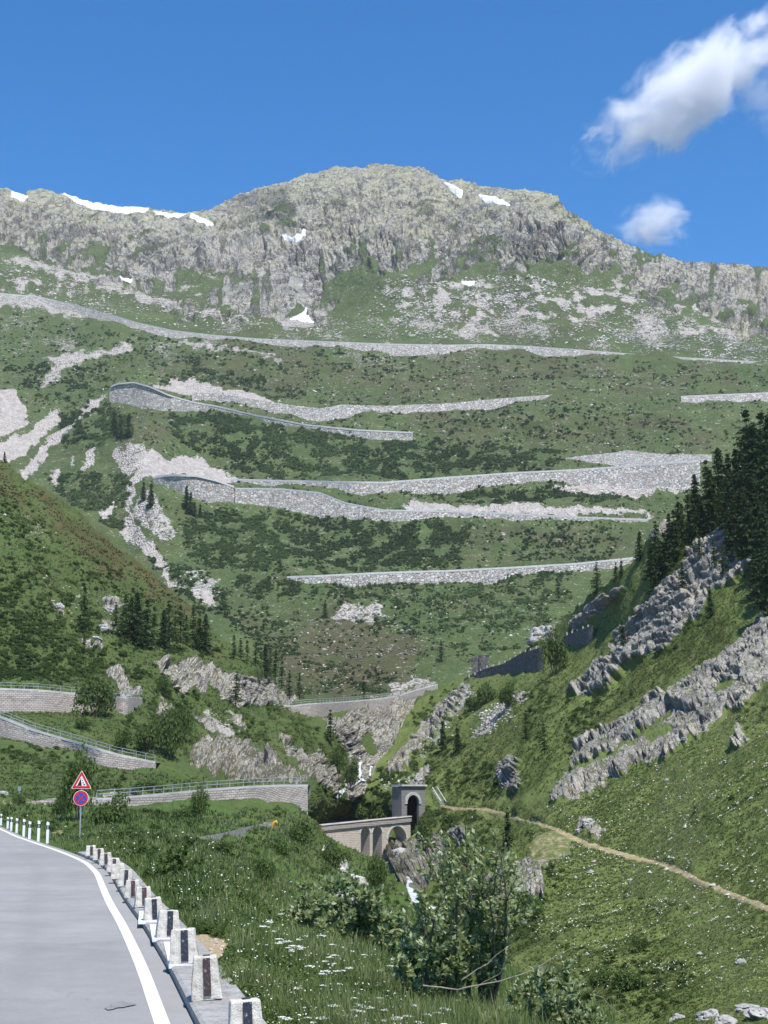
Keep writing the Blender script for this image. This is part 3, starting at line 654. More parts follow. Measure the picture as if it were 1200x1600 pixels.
W1T = [(-150,452),(0,459),(60,464),(120,478),(170,491),(215,505),(270,517),(330,524),(400,530),(500,534),(600,538),(700,540),(760,539),(830,542),(900,547),(1000,555),(1075,560),(1200,567),(1345,578)]
W1B = [(-150,470),(0,475),(60,472),(120,489),(170,503),(215,513),(270,523),(330,530),(400,535),(500,543),(600,549),(700,549),(760,546),(830,549),(900,554),(1000,560),(1075,564),(1200,570),(1345,582)]
wall('embankment_wall', 'long pale stone embankment of the topmost road right below the rocky summit', 'retaining wall', W1T, W1B, S1, M_EMB, 3, .5, par=(.9, .5, .1), group='road embankments across the mountain')
wall('embankment_wall', 'pale stone embankment climbing right from the upper hairpin, above its curved wall', 'retaining wall',
     [(300,612),(370,619),(415,627),(450,632),(500,638),(535,632),(600,634),(700,630),(800,621),(870,616),(932,613)], [(300,626),(340,629),(400,637),(450,643),(500,650),(550,645),(620,643),(700,640),(780,632),(840,626),(870,621),(932,616)], S1, M_EMB, 3, .4, group='road embankments across the mountain')
wall('embankment_wall', 'short pale road strip at the far right, level with the upper hairpin', 'retaining wall',
     [(1064,620),(1110,618),(1160,616),(1205,614),(1345,607)], [(1064,624),(1110,626),(1160,625),(1205,622),(1345,616)], S1, M_EMB, 2.5, .6, par=(.8, .5, .1), group='road embankments across the mountain')
HP1, HP1T = wall('hairpin_wall', 'curved pale wall of the upper hairpin bend with dark overhanging deck edge', 'retaining wall',
     [(171,612),(174,605),(185,601),(210,599),(235,606),(262,618),(300,629),(340,636),(400,650),(480,665),(560,673),(645,677)], [(171,621),(180,622),(200,626),(235,631),(262,633),(300,640),(330,640),(360,641),(400,655),(480,672),(560,679),(645,680)], S1, M_EMB, 4.5, .12, sm=20, par=(1.1, .6, .3), over=(176, 262, 1.3), deck=9)
HP2, HP2T = wall('hairpin_wall', 'bowed block wall of the lower hairpin bend below the pink landslip', 'retaining wall',
     [(240,748),(256,745),(273,744),(307,745),(337,752),(366,762)], [(240,757),(256,772),(290,781),(313,786),(337,790),(366,785)], S1, M_EMB, 5.5, .1, sm=14, par=(1.2, .6, .3), over=(262, 340, .9), deck=9)
wall('embankment_wall', 'pale block embankment of the upper road leaving the lower hairpin to the right', 'retaining wall',
     [(360,750),(440,752),(540,754),(600,755),(700,747),(800,740),(900,735),(1000,728),(1094,721)], [(360,754),(440,761),(500,767),(540,783),(600,783),(640,773),(675,765),(760,757),(850,751),(920,752),(975,754),(1050,764),(1094,764)], S1, M_EMB, 4, .3, par=(1.0, .5, .15), group='road embankments across the mountain')
wall('embankment_wall', 'lower block embankment under the lower hairpin, reddish stones at its left end', 'retaining wall',
     [(367,764),(440,765),(500,771),(540,787),(600,798),(700,800),(785,803),(900,809),(1013,813)], [(367,787),(425,792),(500,802),(600,813),(700,809),(800,812),(900,818),(1013,822)], S1, M_EMB, 4.5, .3, par=(.9, .5, .15), group='road embankments across the mountain')
wall('cutting_wall', 'light grey cutting wall above the road at right, beside a dark round bush', 'retaining wall',
     [(883,716),(900,713),(940,709),(960,707),(980,703),(1000,706),(1040,710),(1112,710)], [(883,723),(900,727),(960,729),(1050,724),(1112,719)], S1, M_CUT, 2.5, .25, deck=0)
wall('embankment_wall', 'lowest straight embankment across the valley, ending behind the right hand trees', 'retaining wall',
     [(448,903),(500,901),(600,896),(700,893),(800,888),(900,882),(998,872)], [(448,906),(500,914),(560,916),(660,909),(760,905),(850,897),(940,890),(998,880)], S1, M_EMB, 3, .25, par=(.9, .5, .2), group='road embankments across the mountain')
wall('dry_stone_wall', 'long dark dry stone road wall on the right slope, left of the big round bush', 'stone wall',
     [(726,1059),(760,1044),(787,1037),(813,1021),(850,1010)], [(726,1062),(741,1061),(774,1053),(791,1050),(813,1051),(850,1041)], S2, M_DRK, 2.2, .12, sm=6, deck=5, thick=.6)
wall('dry_stone_wall', 'short dark dry stone wall piece right of the big round bush, below rocks', 'stone wall',
     [(880,995),(912,982),(927,977)], [(880,1003),(893,1005),(908,1013),(917,1008),(927,1000)], S2, M_DRK, 2.4, .12, sm=4, deck=4, thick=.6)
wall('stone_hut', 'low dark roofless stone ruin on the right slope above the dark wall', 'ruin',
     [(738,1027),(752,1023),(764,1024)], [(738,1037),(752,1038),(764,1036)], S2, M_DRK, 2.0, .05, sm=2, deck=0, thick=2.5)
L1 = wall('road_wall', 'highest of the three left road walls, grey stone, ending at the big bush', 'retaining wall',
     [(-150,1072),(0,1076),(60,1078),(112,1083),(150,1086)], [(-150,1104),(0,1106),(60,1106),(95,1104),(112,1101),(150,1106)], S3, M_MAS, 1.6, .12, sm=10, par=(.12, .7, .06), group='road walls left of the gorge')[1]
L1b = wall('road_wall', 'small slanting piece of pale road wall just right of the big bush', 'retaining wall',
     [(165,1086),(180,1089),(222,1091)], [(165,1108),(183,1111),(205,1115),(222,1094)], S3, M_MAS, 1.6, .12, sm=4, par=(.12, .7, .06), group='road walls left of the gorge')[1]
L2 = wall('road_wall', 'middle left road wall of pinkish stone running down to the right', 'retaining wall',
     [(-150,1072),(-60,1102),(0,1120),(50,1140),(120,1160),(180,1178),(243,1191)], [(-150,1100),(-60,1126),(0,1141),(60,1156),(120,1172),(150,1196),(180,1200),(225,1206),(243,1193)], S3, M_MAS, 1.6, .12, sm=10, par=(.12, .6, .06), group='road walls left of the gorge')[1]
L3 = wall('road_wall', 'lowest left road wall of pinkish stone with a high buttress end at the gorge', 'retaining wall',
     [(150,1249),(195,1246),(260,1240),(320,1234),(390,1229),(440,1227),(481,1227)], [(150,1258),(195,1260),(260,1258),(320,1252),(400,1247),(425,1253),(437,1259),(481,1269)], S3, M_MAS, 1.4, .12, sm=34, par=(.12, .6, .06), group='road walls left of the gorge')[1]
L4 = wall('road_wall', 'pale road wall crossing the head of the gorge above the waterfall cliffs', 'retaining wall',
     [(428,1101),(455,1103),(480,1100),(530,1097),(580,1093),(620,1088),(650,1078),(684,1069)], [(428,1104),(455,1111),(480,1124),(505,1121),(530,1108),(560,1101),(590,1105),(620,1098),(650,1083),(684,1073)], S3, M_MAS, 2.0, .12, sm=10, par=(.12, .7, .06), group='road walls left of the gorge')[1]
wall('field_wall', 'old low weathered stone wall on the near grassy bank below the road', 'stone wall',
     [(262,1315),(310,1308),(350,1301),(390,1291),(426,1284)], [(262,1321),(320,1318),(360,1309),(395,1298),(426,1291)], S4, stone_wall_mat('weathered field stone', (.40,.35,.30), (.56,.50,.44), (.70,.64,.57), .35, joint=(.22,.20,.17)), .5, .15, sm=5, deck=0, thick=.5)
wall('stone_wall_stub', 'short grey stone wall beside the road behind the dark roadside bush', 'stone wall',
     [(40,1254),(65,1250),(85,1247),(150,1249)], [(40,1259),(65,1259),(85,1259),(150,1258)], S3, M_MAS, 1.2, .15, sm=6, deck=6)

# ------------------------------------------------------------------ steel railings on the left walls
post_me = MB().box((0, 0, .55), (.09, .09, 1.1)).mesh('post', M_RAIL)
def railing(T, label, s0=0.0, s1=1.0, sp=2.6):
    T = T.copy(); T[:, 1] += .3; T[:, 2] += .12; n = len(T); T = T[int(s0 * n):max(int(s1 * n), 3)]
    o = empty('railing', T[0], label, 'railing', 'steel railings on the road walls'); r = T - T[0]
    s = np.concatenate([[0], np.cumsum(np.linalg.norm(np.diff(T, axis=0), axis=1))])
    for z in (.55, 1.05): link('rail', MB().tube(r + [0, 0, z], .05, 5).mesh('rail', M_RAIL), o)
    for d in np.arange(0, s[-1], sp):
        p = [np.interp(d, s, r[:, k]) for k in range(3)]; link('post', post_me, o, p)
railing(L1, 'grey steel railing on the highest left road wall')
railing(L1b, 'bit of grey steel railing just right of the big round bush')
railing(L2, 'grey green steel railing on the middle left road wall running downhill')
railing(L3, 'grey steel railing along the lowest left road wall')
railing(L4, 'thin steel railing on the wall at the head of the gorge', 0, .72)

# ------------------------------------------------------------------ viaduct and tunnel portal
def arched_block(arches, L, zt0, zt1, zb, y0, y1, ds=.12):
    """masonry block along +X with round arched openings; y0 front, y1 back. arches: (s0, s1, spring z)"""
    S = set(np.round(np.arange(0, L + ds / 2, ds), 3)) | {0.0, L}
    for a, b, z in arches: S |= {a, b} | set(np.round(a + (b - a) * (1 - np.cos(np.linspace(0, math.pi, 17))) / 2, 4))
    S = np.array(sorted(S)); V = []; Fq = []; u = []; v = []; w = []
    def quad(p, uv):
        i = len(V); V.extend(p); u.extend(q[0] for q in uv); v.extend(q[1] for q in uv); w.extend([0] * 4); Fq.append([i, i + 1, i + 2, i + 3])
    def low(s, a, b, z):
        r = (b - a) / 2; t = (s - a - r) / r; return z + r * math.sqrt(max(0, 1 - t * t))
    top = lambda s: zt0 + (zt1 - zt0) * s / L
    for a, b in zip(S[:-1], S[1:]):
        mid = (a + b) / 2; ar = next((q for q in arches if q[0] < mid < q[1]), None)
        la, lb = (low(a, *ar), low(b, *ar)) if ar else (zb, zb)
        for yy in (y0, y1): quad([(a, yy, la), (b, yy, lb), (b, yy, top(b)), (a, yy, top(a))], [(a, la), (b, lb), (b, top(b)), (a, top(a))])
        quad([(a, y0, top(a)), (b, y0, top(b)), (b, y1, top(b)), (a, y1, top(a))], [(a, 0), (b, 0), (b, y1 - y0), (a, y1 - y0)])
        if ar: quad([(a, y0, la), (b, y0, lb), (b, y1, lb), (a, y1, la)], [(a, 0), (b, 0), (b, y1 - y0), (a, y1 - y0)])
    for a, b, z in arches:
        for s in (a, b): quad([(s, y0, zb), (s, y1, zb), (s, y1, z), (s, y0, z)], [(0, zb), (y1 - y0, zb), (y1 - y0, z), (0, z)])
    for s in (0, L): quad([(s, y0, zb), (s, y1, zb), (s, y1, top(s)), (s, y0, top(s))], [(0, zb), (y1 - y0, zb), (y1 - y0, top(s)), (0, top(s))])
    return np.array(V, float), np.array(Fq), dict(u=u, v=v, w=w)
VA = unproj(492, 1291, 313.); VB = unproj(633, 1277, 330.)
ang = math.atan2(VB[1] - VA[1], VB[0] - VA[0]); VL = float(np.hypot(*(VB - VA)[:2]))
def s_of(px):
    a = (px - 600) / F / 1.022; e = (VB - VA) / VL; return float((a * VA[1] - VA[0]) / (e[0] - a * e[1]))
via = empty('viaduct', (VA[0], VA[1], 0), 'pale stone railway viaduct with three tall round arches over the gorge', 'viaduct'); via.rotation_euler.z = ang
zT0, zT1 = VA[2], VB[2]
def zat(py, px): 
    s = s_of(px); D = VA[1] + (VB[1] - VA[1]) * s / VL; return float(unproj(px, py, D)[2])
arcs = []
for xa, xb, ya in ((555.5, 569.5, 1292), (574, 588.5, 1291), (598, 626.5, 1290.5)):
    a, b = s_of(xa), s_of(xb); arcs.append((a, b, zat(ya, (xa + xb) / 2) - (b - a) / 2))
V_, Q_, at_ = arched_block(arcs, VL, zT0 - .9, zT1 - .9, -16.0, -1.7, 1.7)
link('arcade', mesh_np('arcade', V_, Q_, M_VIA, at_), via)
for sy in (-1.7, 1.7):
    b = MB(); P0, P1 = (0, sy, zT0 - .9), (VL, sy, zT1 - .9); w_ = .35
    pv = []; 
    for (x_, z_) in ((0, zT0), (VL, zT1)):
        for dy, dz in ((-w_, -.9), (w_, -.9), (w_, .15), (-w_, .15)): pv.append((x_, sy + dy, z_ + dz + .003))
    at2 = dict(u=[p[0] for p in pv], v=[p[2] for p in pv], w=[0] * 8)
    link('parapet', mesh_np('parapet', pv, np.array([[0,1,5,4],[1,2,6,5],[2,3,7,6],[3,0,4,7],[0,3,2,1],[4,5,6,7]]), M_DRK2 if 'M_DRK2' in globals() else M_MAS, at2), via)
cap = []
for (x_, z_) in ((0, zT0), (VL, zT1)):
    for dy, dz in ((-.5, .15), (.5, .15), (.5, .32), (-.5, .32)): cap.append((x_, -1.7 + dy, z_ + dz + .006))
link('coping', mesh_np('coping', cap, np.array([[0,1,5,4],[1,2,6,5],[2,3,7,6],[3,0,4,7],[0,3,2,1],[4,5,6,7]]), M_PAR), via)
for a, b, z in arcs:                                             # dressed voussoir rings, a little proud of the face
    r = (b - a) / 2; c = a + r; rv = []; 
    for k in range(19):
        t = math.pi * k / 18
        for rr in (r, r + .45):
            rv.append((c - rr * math.cos(t), -1.76, z + rr * math.sin(t)))
    rv += [(p[0], -1.5, p[2]) for p in rv]; n = 38
    fq = [[2*k, 2*k+1, 2*k+3, 2*k+2] for k in range(18)] + [[2*k+1, n+2*k+1, n+2*k+3, 2*k+3] for k in range(18)]
    link('arch_ring', mesh_np('arch_ring', rv, np.array(fq), M_PAR), via)
PA = unproj(627.5, 1278, 329.); PB = unproj(664.5, 1276, 333.)
PL = float(np.hypot(*(PB - PA)[:2])); pang = math.atan2(PB[1] - PA[1], PB[0] - PA[0]); kx = PL / 37.
zp = lambda py: float(unproj(646, py, 331.)[2])
por = empty('tunnel_portal', (PA[0], PA[1], 0), 'grey stone tunnel portal with dark round mouth at the viaduct end', 'tunnel portal'); por.rotation_euler.z = pang
a_, b_ = 8.5 * kx, 27 * kx; zs = zp(1242) - (b_ - a_) / 2
V_, Q_, at_ = arched_block([(a_, b_, zs)], PL, zp(1230), zp(1227), -6, 0, 3.4)
link('face', mesh_np('face', V_, Q_, stone_wall_mat('portal stone', (.26,.25,.235), (.34,.33,.31), (.22,.21,.20), .9, joint=(.14,.135,.13), brick=True, stain=.6), at_), por)
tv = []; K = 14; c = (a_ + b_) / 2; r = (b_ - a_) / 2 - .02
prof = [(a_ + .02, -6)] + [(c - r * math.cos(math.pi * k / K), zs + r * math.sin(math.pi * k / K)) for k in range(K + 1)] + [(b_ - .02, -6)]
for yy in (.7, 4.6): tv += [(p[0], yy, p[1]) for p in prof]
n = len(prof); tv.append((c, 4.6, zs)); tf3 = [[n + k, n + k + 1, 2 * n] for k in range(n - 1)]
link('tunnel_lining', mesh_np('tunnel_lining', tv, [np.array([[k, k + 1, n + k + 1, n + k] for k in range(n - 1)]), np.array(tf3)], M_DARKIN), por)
link('cornice', MB().box((PL / 2, 1.5, zp(1228) + .12), (PL + .5, 3.9, .35)).mesh('cornice', M_PAR), por)
rg = MB()
for k in range(19):
    t = math.pi * k / 18; rg.box((c - (r + .3) * math.cos(t), -.02, zs + (r + .3) * math.sin(t)), (.5, .3, .62), Matrix.Rotation(t - math.pi / 2, 3, 'Y'))
link('arch_ring', rg.mesh('arch_ring', M_PAR), por)
# handrail stair beside the portal
sp0 = S2.surf(692, 1257); sp1 = S2.surf(680, 1238)
st = empty('handrail_stair', tuple(sp0), 'steep little stair with white handrails on the bank right of the tunnel', 'stair'); dvec = sp1 - sp0
side = np.array([.55, .1, 0])
for sg in (-1, 1): link('handrail', MB().tube([side * sg + [0, -.4, .9], dvec + side * sg + [0, -.4, .9]], .07, 6).mesh('handrail', plain('white rail paint', (.7, .7, .7)) if sg < 0 else bpy.data.materials['white rail paint']), st)
for k in range(12): link('step', MB().box(dvec * k / 11 + [0, -.25, .1], (1.1, .3, .12)).mesh('step', M_PAR), st)

# ------------------------------------------------------------------ the road in front
KERB = [(0,1290.5),(37,1307),(75,1319.5),(100,1327.5),(121,1335),(151,1347),(172,1364),(185,1388),(199,1412),(223,1444),(265,1513),(308,1600),(372,1720)]
kp = np.array([flat(a, b) for a, b in KERB]); kp = kp[::-1]
near = np.array([[1.0, 9.0, 0], [2.2, 5, 0], [3.0, 0, 0]]); near = near[::-1]
kk = np.concatenate([near, kp])[:, :2]
ex = kk[-1] + (kk[-1] - kk[-2]) / np.linalg.norm(kk[-1] - kk[-2]) * 30; kk = np.concatenate([kk, [ex + np.array([-4, -6])]])
sl_ = np.concatenate([[0], np.cumsum(np.linalg.norm(np.diff(kk, axis=0), axis=1))]); ss = np.arange(0, sl_[-1], .6)
K2 = np.stack([smooth1(np.interp(ss, sl_, kk[:, 0]), 4), smooth1(np.interp(ss, sl_, kk[:, 1]), 4)], -1)
tg = np.gradient(K2, axis=0); tg /= np.linalg.norm(tg, axis=1, keepdims=True); nl = np.stack([-tg[:, 1], tg[:, 0]], -1)   # left of travel
def strip(name, offs, mat, attrs=None, i0=0, i1=None):
    """offs: list of (offset to the left, z)"""
    k = K2[i0:i1]; nn = nl[i0:i1]; L = [np.concatenate([k + nn * o, np.full((len(k), 1), z)], 1) for o, z in offs]
    V = np.stack(L); m, n = V.shape[:2]; I = np.arange(m * n).reshape(m, n)
    return mesh_np(name, V.reshape(-1, 3), np.stack([I[:-1, :-1], I[1:, :-1], I[1:, 1:], I[:-1, 1:]], -1).reshape(-1, 4), mat, attrs)
t = NT('grey asphalt'); P_ = t.pos(); n1 = t.noise(P_, .25, 5, .6); n2 = t.noise(P_, 26, 3, .7); n3 = t.noise(P_, 1.3, 6, .7)
c_ = t.ramp(t.math('ADD', t.math('MULTIPLY', n1, .4), t.math('ADD', t.math('MULTIPLY', n3, .3), t.math('MULTIPLY', n2, .3))), [(.33, (.185, .183, .18)), (.52, (.262, .26, .252)), (.7, (.33, .325, .31))])
off_ = t.attr('u'); trk = t.math('MULTIPLY', t.step(t.math('ABSOLUTE', t.math('SUBTRACT', t.math('PINGPONG', t.math('SUBTRACT', off_, .45), .95), .0)), .45, .0), .14)
c_ = t.mix(trk, c_, (.17, .168, .165, 1))
ck = t.vor(t.n('VectorMath', {0: P_, 1: t.n('VectorMath', {0: t.n('TexNoise', {'Vector': P_, 'Scale': .9, 'Detail': 4}).outputs['Color'], 3: 1.6}, operation='SCALE').outputs[0]}, operation='ADD').outputs[0], .22, 'DISTANCE_TO_EDGE')
ckm = t.math('MULTIPLY', t.step(ck.outputs[0], .012, .004), t.step(n1, .50, .60)); c_ = t.mix(t.math('MULTIPLY', ckm, .18), c_, (.09, .09, .09, 1))
pt = t.vor(t.pos((.22, .09, 1)), 1.0); c_ = t.mix(t.math('MULTIPLY', t.step(t.n('SeparateColor', {0: pt.outputs['Color']}).outputs[0], .78, .80), .22), c_, (.19, .188, .185, 1))
grit = t.noise(P_, 7, 6, .8); c_ = t.mix(t.math('MULTIPLY', t.step(grit, .56, .68), .22), c_, (.40, .39, .37, 1)); c_ = t.mix(t.math('MULTIPLY', t.step(off_, .9, .2), .25), c_, (.36, .345, .32, 1))
M_ROAD = t.done(t.bsdf(c_, .85, t.bump(n2, .35, .02), .2))
t = NT('worn white road paint'); P_ = t.pos(); n1 = t.noise(P_, 9, 6, .7); n2 = t.noise(P_, 60, 3, .7)
M_LINE = t.done(t.bsdf(t.ramp(t.math('ADD', t.math('MULTIPLY', n1, .6), t.math('MULTIPLY', n2, .4)), [(.34, (.36, .35, .33)), (.49, (.64, .62, .58))]), .8))
tag(link('road', strip('road', [(9.5, -.4), (9.5, -.02), (8, .0), (4, .03), (.05, .0), (.05, -.3)], M_ROAD, dict(u=np.repeat([9.5, 9.5, 8, 4, .05, .05], len(K2))))), kind='structure')
tag(link('edge_line', strip('edge_line', [(.54, .010), (.34, .010)], M_LINE)), kind='structure')
t = NT('weathered kerb stone'); P_ = t.pos(); n1 = t.noise(P_, 3, 6, .7); n2 = t.noise(P_, 25, 3, .6)
M_KERB = t.done(t.bsdf(t.ramp(t.math('ADD', t.math('MULTIPLY', n1, .65), t.math('MULTIPLY', n2, .35)), [(.36, (.17, .165, .155)), (.6, (.36, .35, .33)), (.75, (.47, .46, .43))]), .9, t.bump(n2, .5, .03)))
ik = int(np.argmin(np.hypot(*(K2 - flat(118, 1334.5)[:2]).T)))
tag(link('kerb', strip('kerb', [(.04, -.2), (.02, .10), (-.03, .13), (-.75, .14), (-.80, -.25)], M_KERB, i1=ik)), kind='structure')
M_TAR = plain('dark tar mark', (.21, .208, .20), .8, .2, 5)
tc = flat(187, 1573); tb = []
for k in range(22):
    a = 2 * math.pi * k / 22; rr = 1 + .25 * math.sin(3 * a + 1) + .15 * math.sin(7 * a); tb.append((tc[0] + .15 * rr * math.cos(a) + .05 * rr * math.sin(a), tc[1] + .34 * rr * math.sin(a), .022))
tb.append((tc[0], tc[1], .023)); tag(link('tar_patch', mesh_np('tar_patch', tb, np.array([[k, (k + 1) % 22, 22] for k in range(22)]), M_TAR)), kind='structure')

# guard stones ---------------------------------------------------------------
import bmesh
def stone_mesh(name, w, d, h, seed, mat):
    bm = bmesh.new(); bmesh.ops.create_cube(bm, size=1)
    for v in bm.verts:
        tz = v.co.z + .5; k = 1 - .24 * tz
        v.co = Vector((v.co.x * w * k, v.co.y * d * (1 - .2 * tz), tz * h))
    bmesh.ops.bevel(bm, geom=bm.edges[:], offset=.022, segments=2, affect='EDGES', profile=.6)
    bmesh.ops.subdivide_edges(bm, edges=bm.edges[:], cuts=2, use_grid_fill=True)
    co_ = np.array([v.co for v in bm.verts]); nz = .018 * fbm(co_ * 7 + seed * 9.1, 3, seed)
    bm.normal_update()
    for v, z_ in zip(bm.verts, nz): v.co += v.normal * float(z_) * (0 if v.co.z < .01 else 1)
    me = bpy.data.meshes.new(name); bm.to_mesh(me); bm.free(); me.materials.append(mat); me.polygons.foreach_set('use_smooth', [False] * len(me.polygons)); return me
t = NT('limewashed guard stone'); P_ = t.pos(obj=True); n1 = t.noise(P_, 6, 6, .7); n2 = t.noise(P_, 40, 4, .7)
rnd = t.n('ObjectInfo').outputs['Random']
c_ = t.ramp(t.math('ADD', t.math('MULTIPLY', n1, .6), t.math('MULTIPLY', n2, .4)), [(.36, (.26, .225, .18)), (.46, (.56, .52, .45)), (.62, (.74, .71, .645))])
c_ = t.mix(t.math('MULTIPLY', rnd, .45), c_, t.ramp(t.noise(P_, 3, 5, .7), [(.35, (.33, .29, .24)), (.6, (.62, .58, .52))]))
M_GST = t.done(t.bsdf(c_, .9, t.bump(n2, .8, .03), .15))
def stripe_mat(name, c):
    t = NT(name); n1 = t.noise(t.pos(obj=True), 22, 5, .75)
    return t.done(t.bsdf(t.ramp(n1, [(.38, c), (.60, tuple(x * 1.6 for x in c)), (.68, (.42, .42, .42))]), .8))
M_SB, M_SR = stripe_mat('blue black stripe paint', (.020, .024, .036)), stripe_mat('dark brown stripe paint', (.042, .029, .029))
STONES = [(385,1640,72,0,'b'),(323,1560,62,1,'r'),(288,1506,53,2,'b'),(262,1465,41,3,'b'),(240,1438,35,4,'b'),(224,1417,29.5,5,'r'),(207,1402,27,6,'r'),(196,1385,25,7,'b'),(184.5,1373,23,8,'n'),(177,1362,20.5,9,'r'),(165.5,1351,18.5,10,'r'),(154.5,1343,16.5,11,'r'),(142,1337,15,12,'r')]
ORD = ['nearest', 'second', 'third', 'fourth', 'fifth', 'sixth', 'seventh', 'eighth', 'ninth', 'tenth', 'eleventh', 'twelfth', 'farthest', 'fourteenth']
SEE = {0: 'limewashed guard stone cut by the bottom of the view, blue black stripe', 1: 'limewashed guard stone with dark brown stripe beside the grass, second nearest'}
for px, py, hp, k, c in STONES:
    D = float(planeD(py, .14)); p = unproj(px, py, D); h = hp * D / F
    i = int(np.argmin(np.hypot(*(K2 - p[:2]).T))); a = math.atan2(tg[i][0], tg[i][1])
    lab = SEE.get(k) or ('%s limewashed guard stone along the kerb%s, %s' % (ORD[k], '' if k == 12 else ' counted from the camera', {'b': 'blue black stripe', 'r': 'dark brown stripe', 'n': 'stripe worn away'}[c]))
    o = tag(link('guard_stone', stone_mesh('guard_stone', .47, .34, h, k + 3, M_GST), loc=(p[0], p[1], .135)), lab, 'guard stone', 'striped guard stones along the kerb')
    o.rotation_euler = (random.uniform(-.06, .05), random.uniform(-.07, .06), -a * .55 + random.uniform(-.14, .14)); o.scale = (random.uniform(.88, 1.06), 1, random.uniform(.95, 1.05))
    if c != 'n':
        hw = .055; q = h * .97; sv = []
        yb_, yt_ = -.17 - .012, -.17 * .8 - .012
        for z_ in (.10 * h, q):
            f_ = z_ / h; y_ = yb_ + (yt_ - yb_) * f_ - .006
            sv += [(.02 - hw, y_, z_), (.02 + hw, y_, z_), (.02 + hw, y_ + .05, z_), (.02 - hw, y_ + .05, z_)]
        sv += [(.02 - hw, .10, h + .012), (.02 + hw, .10, h + .012)]
        link('stripe', mesh_np('stripe', sv, np.array([[0,1,5,4],[1,2,6,5],[3,0,4,7],[4,5,9,8]]), M_SB if c == 'b' else M_SR), o)
M_WPAINT = plain('white kerb paint', (.72, .74, .78), .7, .12, 5)
for (a, b) in ((3, 2), (4, 3), (5, 4)):
    qa = flat(STONES[b][0] - 12, STONES[b][1] - 2, .145); qb = flat(STONES[a][0] - 5, STONES[a][1] + 6, .145); qc = flat(STONES[b][0] - 24, STONES[b][1] + 2, .145)
    pv = [qc, (qc[0] + .42, qc[1] + .05, .15), (qb[0] + .3, qb[1] - .1, .15), (qb[0], qb[1] - .1, .15)]
    pv = [(p_[0], p_[1], .148) for p_ in pv]; pv += [(p_[0], p_[1], .09) for p_ in pv]
    tag(link('kerb_paint', mesh_np('kerb_paint', pv, np.array([[0,1,2,3],[0,4,5,1],[1,5,6,2],[2,6,7,3],[3,7,4,0]]), M_WPAINT)), kind='structure')

# marker posts ----------------------------------------------------------------
M_PW = plain('white post plastic', (.80, .80, .79), .5, .05, 3); M_PB = plain('black post band', (.02, .02, .022), .6, .2, 5); M_REFL = plain('grey reflector', (.45, .45, .45), .3, .05, 5)
pm = MB(); pm.box((0, 0, .5), (.13, .11, 1.0)); post_body = pm.mesh('delineator', M_PW)
band_me = MB().box((0, 0, .80), (.138, .118, .20)).mesh('black_band', M_PB); ref_me = MB().box((.01, -.062, .80), (.05, .01, .14)).mesh('reflector', M_REFL)
topc = MB().prism([(-.065, 1.0), (.065, 1.0), (.065, 1.03), (-.065, 1.08)], -.055, .055).mesh('slanted_cap', M_PW)
POSTS = [(74,1317,32),(60,1314,31),(46,1311,27),(37,1306.5,26),(26,1301,22),(17.5,1297.5,20.5),(12,1294,17),(1.5,1289,17)]
PL_ = ['rightmost white marker post, nearest the round traffic sign', 'second white marker post from the traffic sign', 'third white marker post from the traffic sign', 'fourth white marker post from the traffic sign',
       'fifth white marker post from the traffic sign', 'sixth white marker post, close behind the fifth', 'seventh white marker post, small at the bend', 'last white marker post, at the very left of the bend']
for (px, py, hp), lab in zip(POSTS, PL_):
    D = float(planeD(py, 0)); p = unproj(px, py, D); h = hp * D / F / 1.06
    o = tag(link('marker_post', post_body, loc=(p[0], p[1], -.03)), lab, 'marker post', 'white marker posts on the bend'); o.scale = (1.0, 1.0, h)
    for nm_, m_ in (('black_band', band_me), ('reflector', ref_me), ('slanted_cap', topc)): link(nm_, m_, o)

# traffic sign -----------------------------------------------------------------
M_RED = plain('sign red', (.52, .022, .03), .45, .08, 4); M_WHT = plain('sign white', (.80, .79, .76), .45, .04, 4); M_BLK = plain('sign black', (.012, .012, .013), .5, .1, 4); M_BLU = plain('sign blue', (.03, .075, .36), .45, .08, 4); M_STEEL = plain('galvanised steel', (.40, .41, .42), .45, .15, 8, metal=.5); M_STONEGREY = plain('sign grey', (.30, .30, .31), .5, .1, 4)
sD = 77.0; g = unproj(124, 1316, sD); sg_ = empty('traffic_sign', tuple(g), 'pole with red triangle falling rocks sign above round no stopping sign', 'traffic sign')
zz = lambda py: float(unproj(124, py, sD)[2] - g[2]); u_ = sD / F
link('pole', MB().tube([(0, .06, -.4), (0, .06, zz(1206))], .035, 10).mesh('pole', M_STEEL), sg_)
def rtri(cx, zb, zt, hw, r, n=5):
    A_, B_, C_ = np.array([cx - hw, zb]), np.array([cx + hw, zb]), np.array([cx, zt]); pts = []
    for p, q1, q2 in ((A_, C_, B_), (B_, A_, C_), (C_, B_, A_)):
        d1 = (q1 - p) / np.linalg.norm(q1 - p); d2 = (q2 - p) / np.linalg.norm(q2 - p)
        for k in range(n): f = k / (n - 1); pts.append(tuple(p + r * (d1 * (1 - f) ** 2 + d2 * f ** 2)))
    return pts
zb, zt, hw = zz(1232.5), zz(1203.5), 15.8 * u_
tr = MB().prism(rtri(0, zb, zt, hw, .09), -.012, .02).obj('triangle_sign', M_WHT, sg_)
e = u_
MB().prism(rtri(0, zb + .6 * e, zt - 1.0 * e, hw - 1.1 * e, .08), -.016, -.012).obj('red_border', M_RED, tr)
MB().prism(rtri(0, zb + 4.2 * e, zt - 8.0 * e, hw - 7.2 * e, .03), -.020, -.016).obj('white_field', M_WHT, tr)
zi = zb + 4.6 * e
cl = MB().prism([(-6.6*e, zi), (.6*e, zi), (.2*e, zi + 4*e), (-.5*e, zi + 7.5*e), (-.7*e, zi + 12.0*e), (-2.2*e, zi + 9*e), (-4.2*e, zi + 4.5*e)], -.024, -.020)
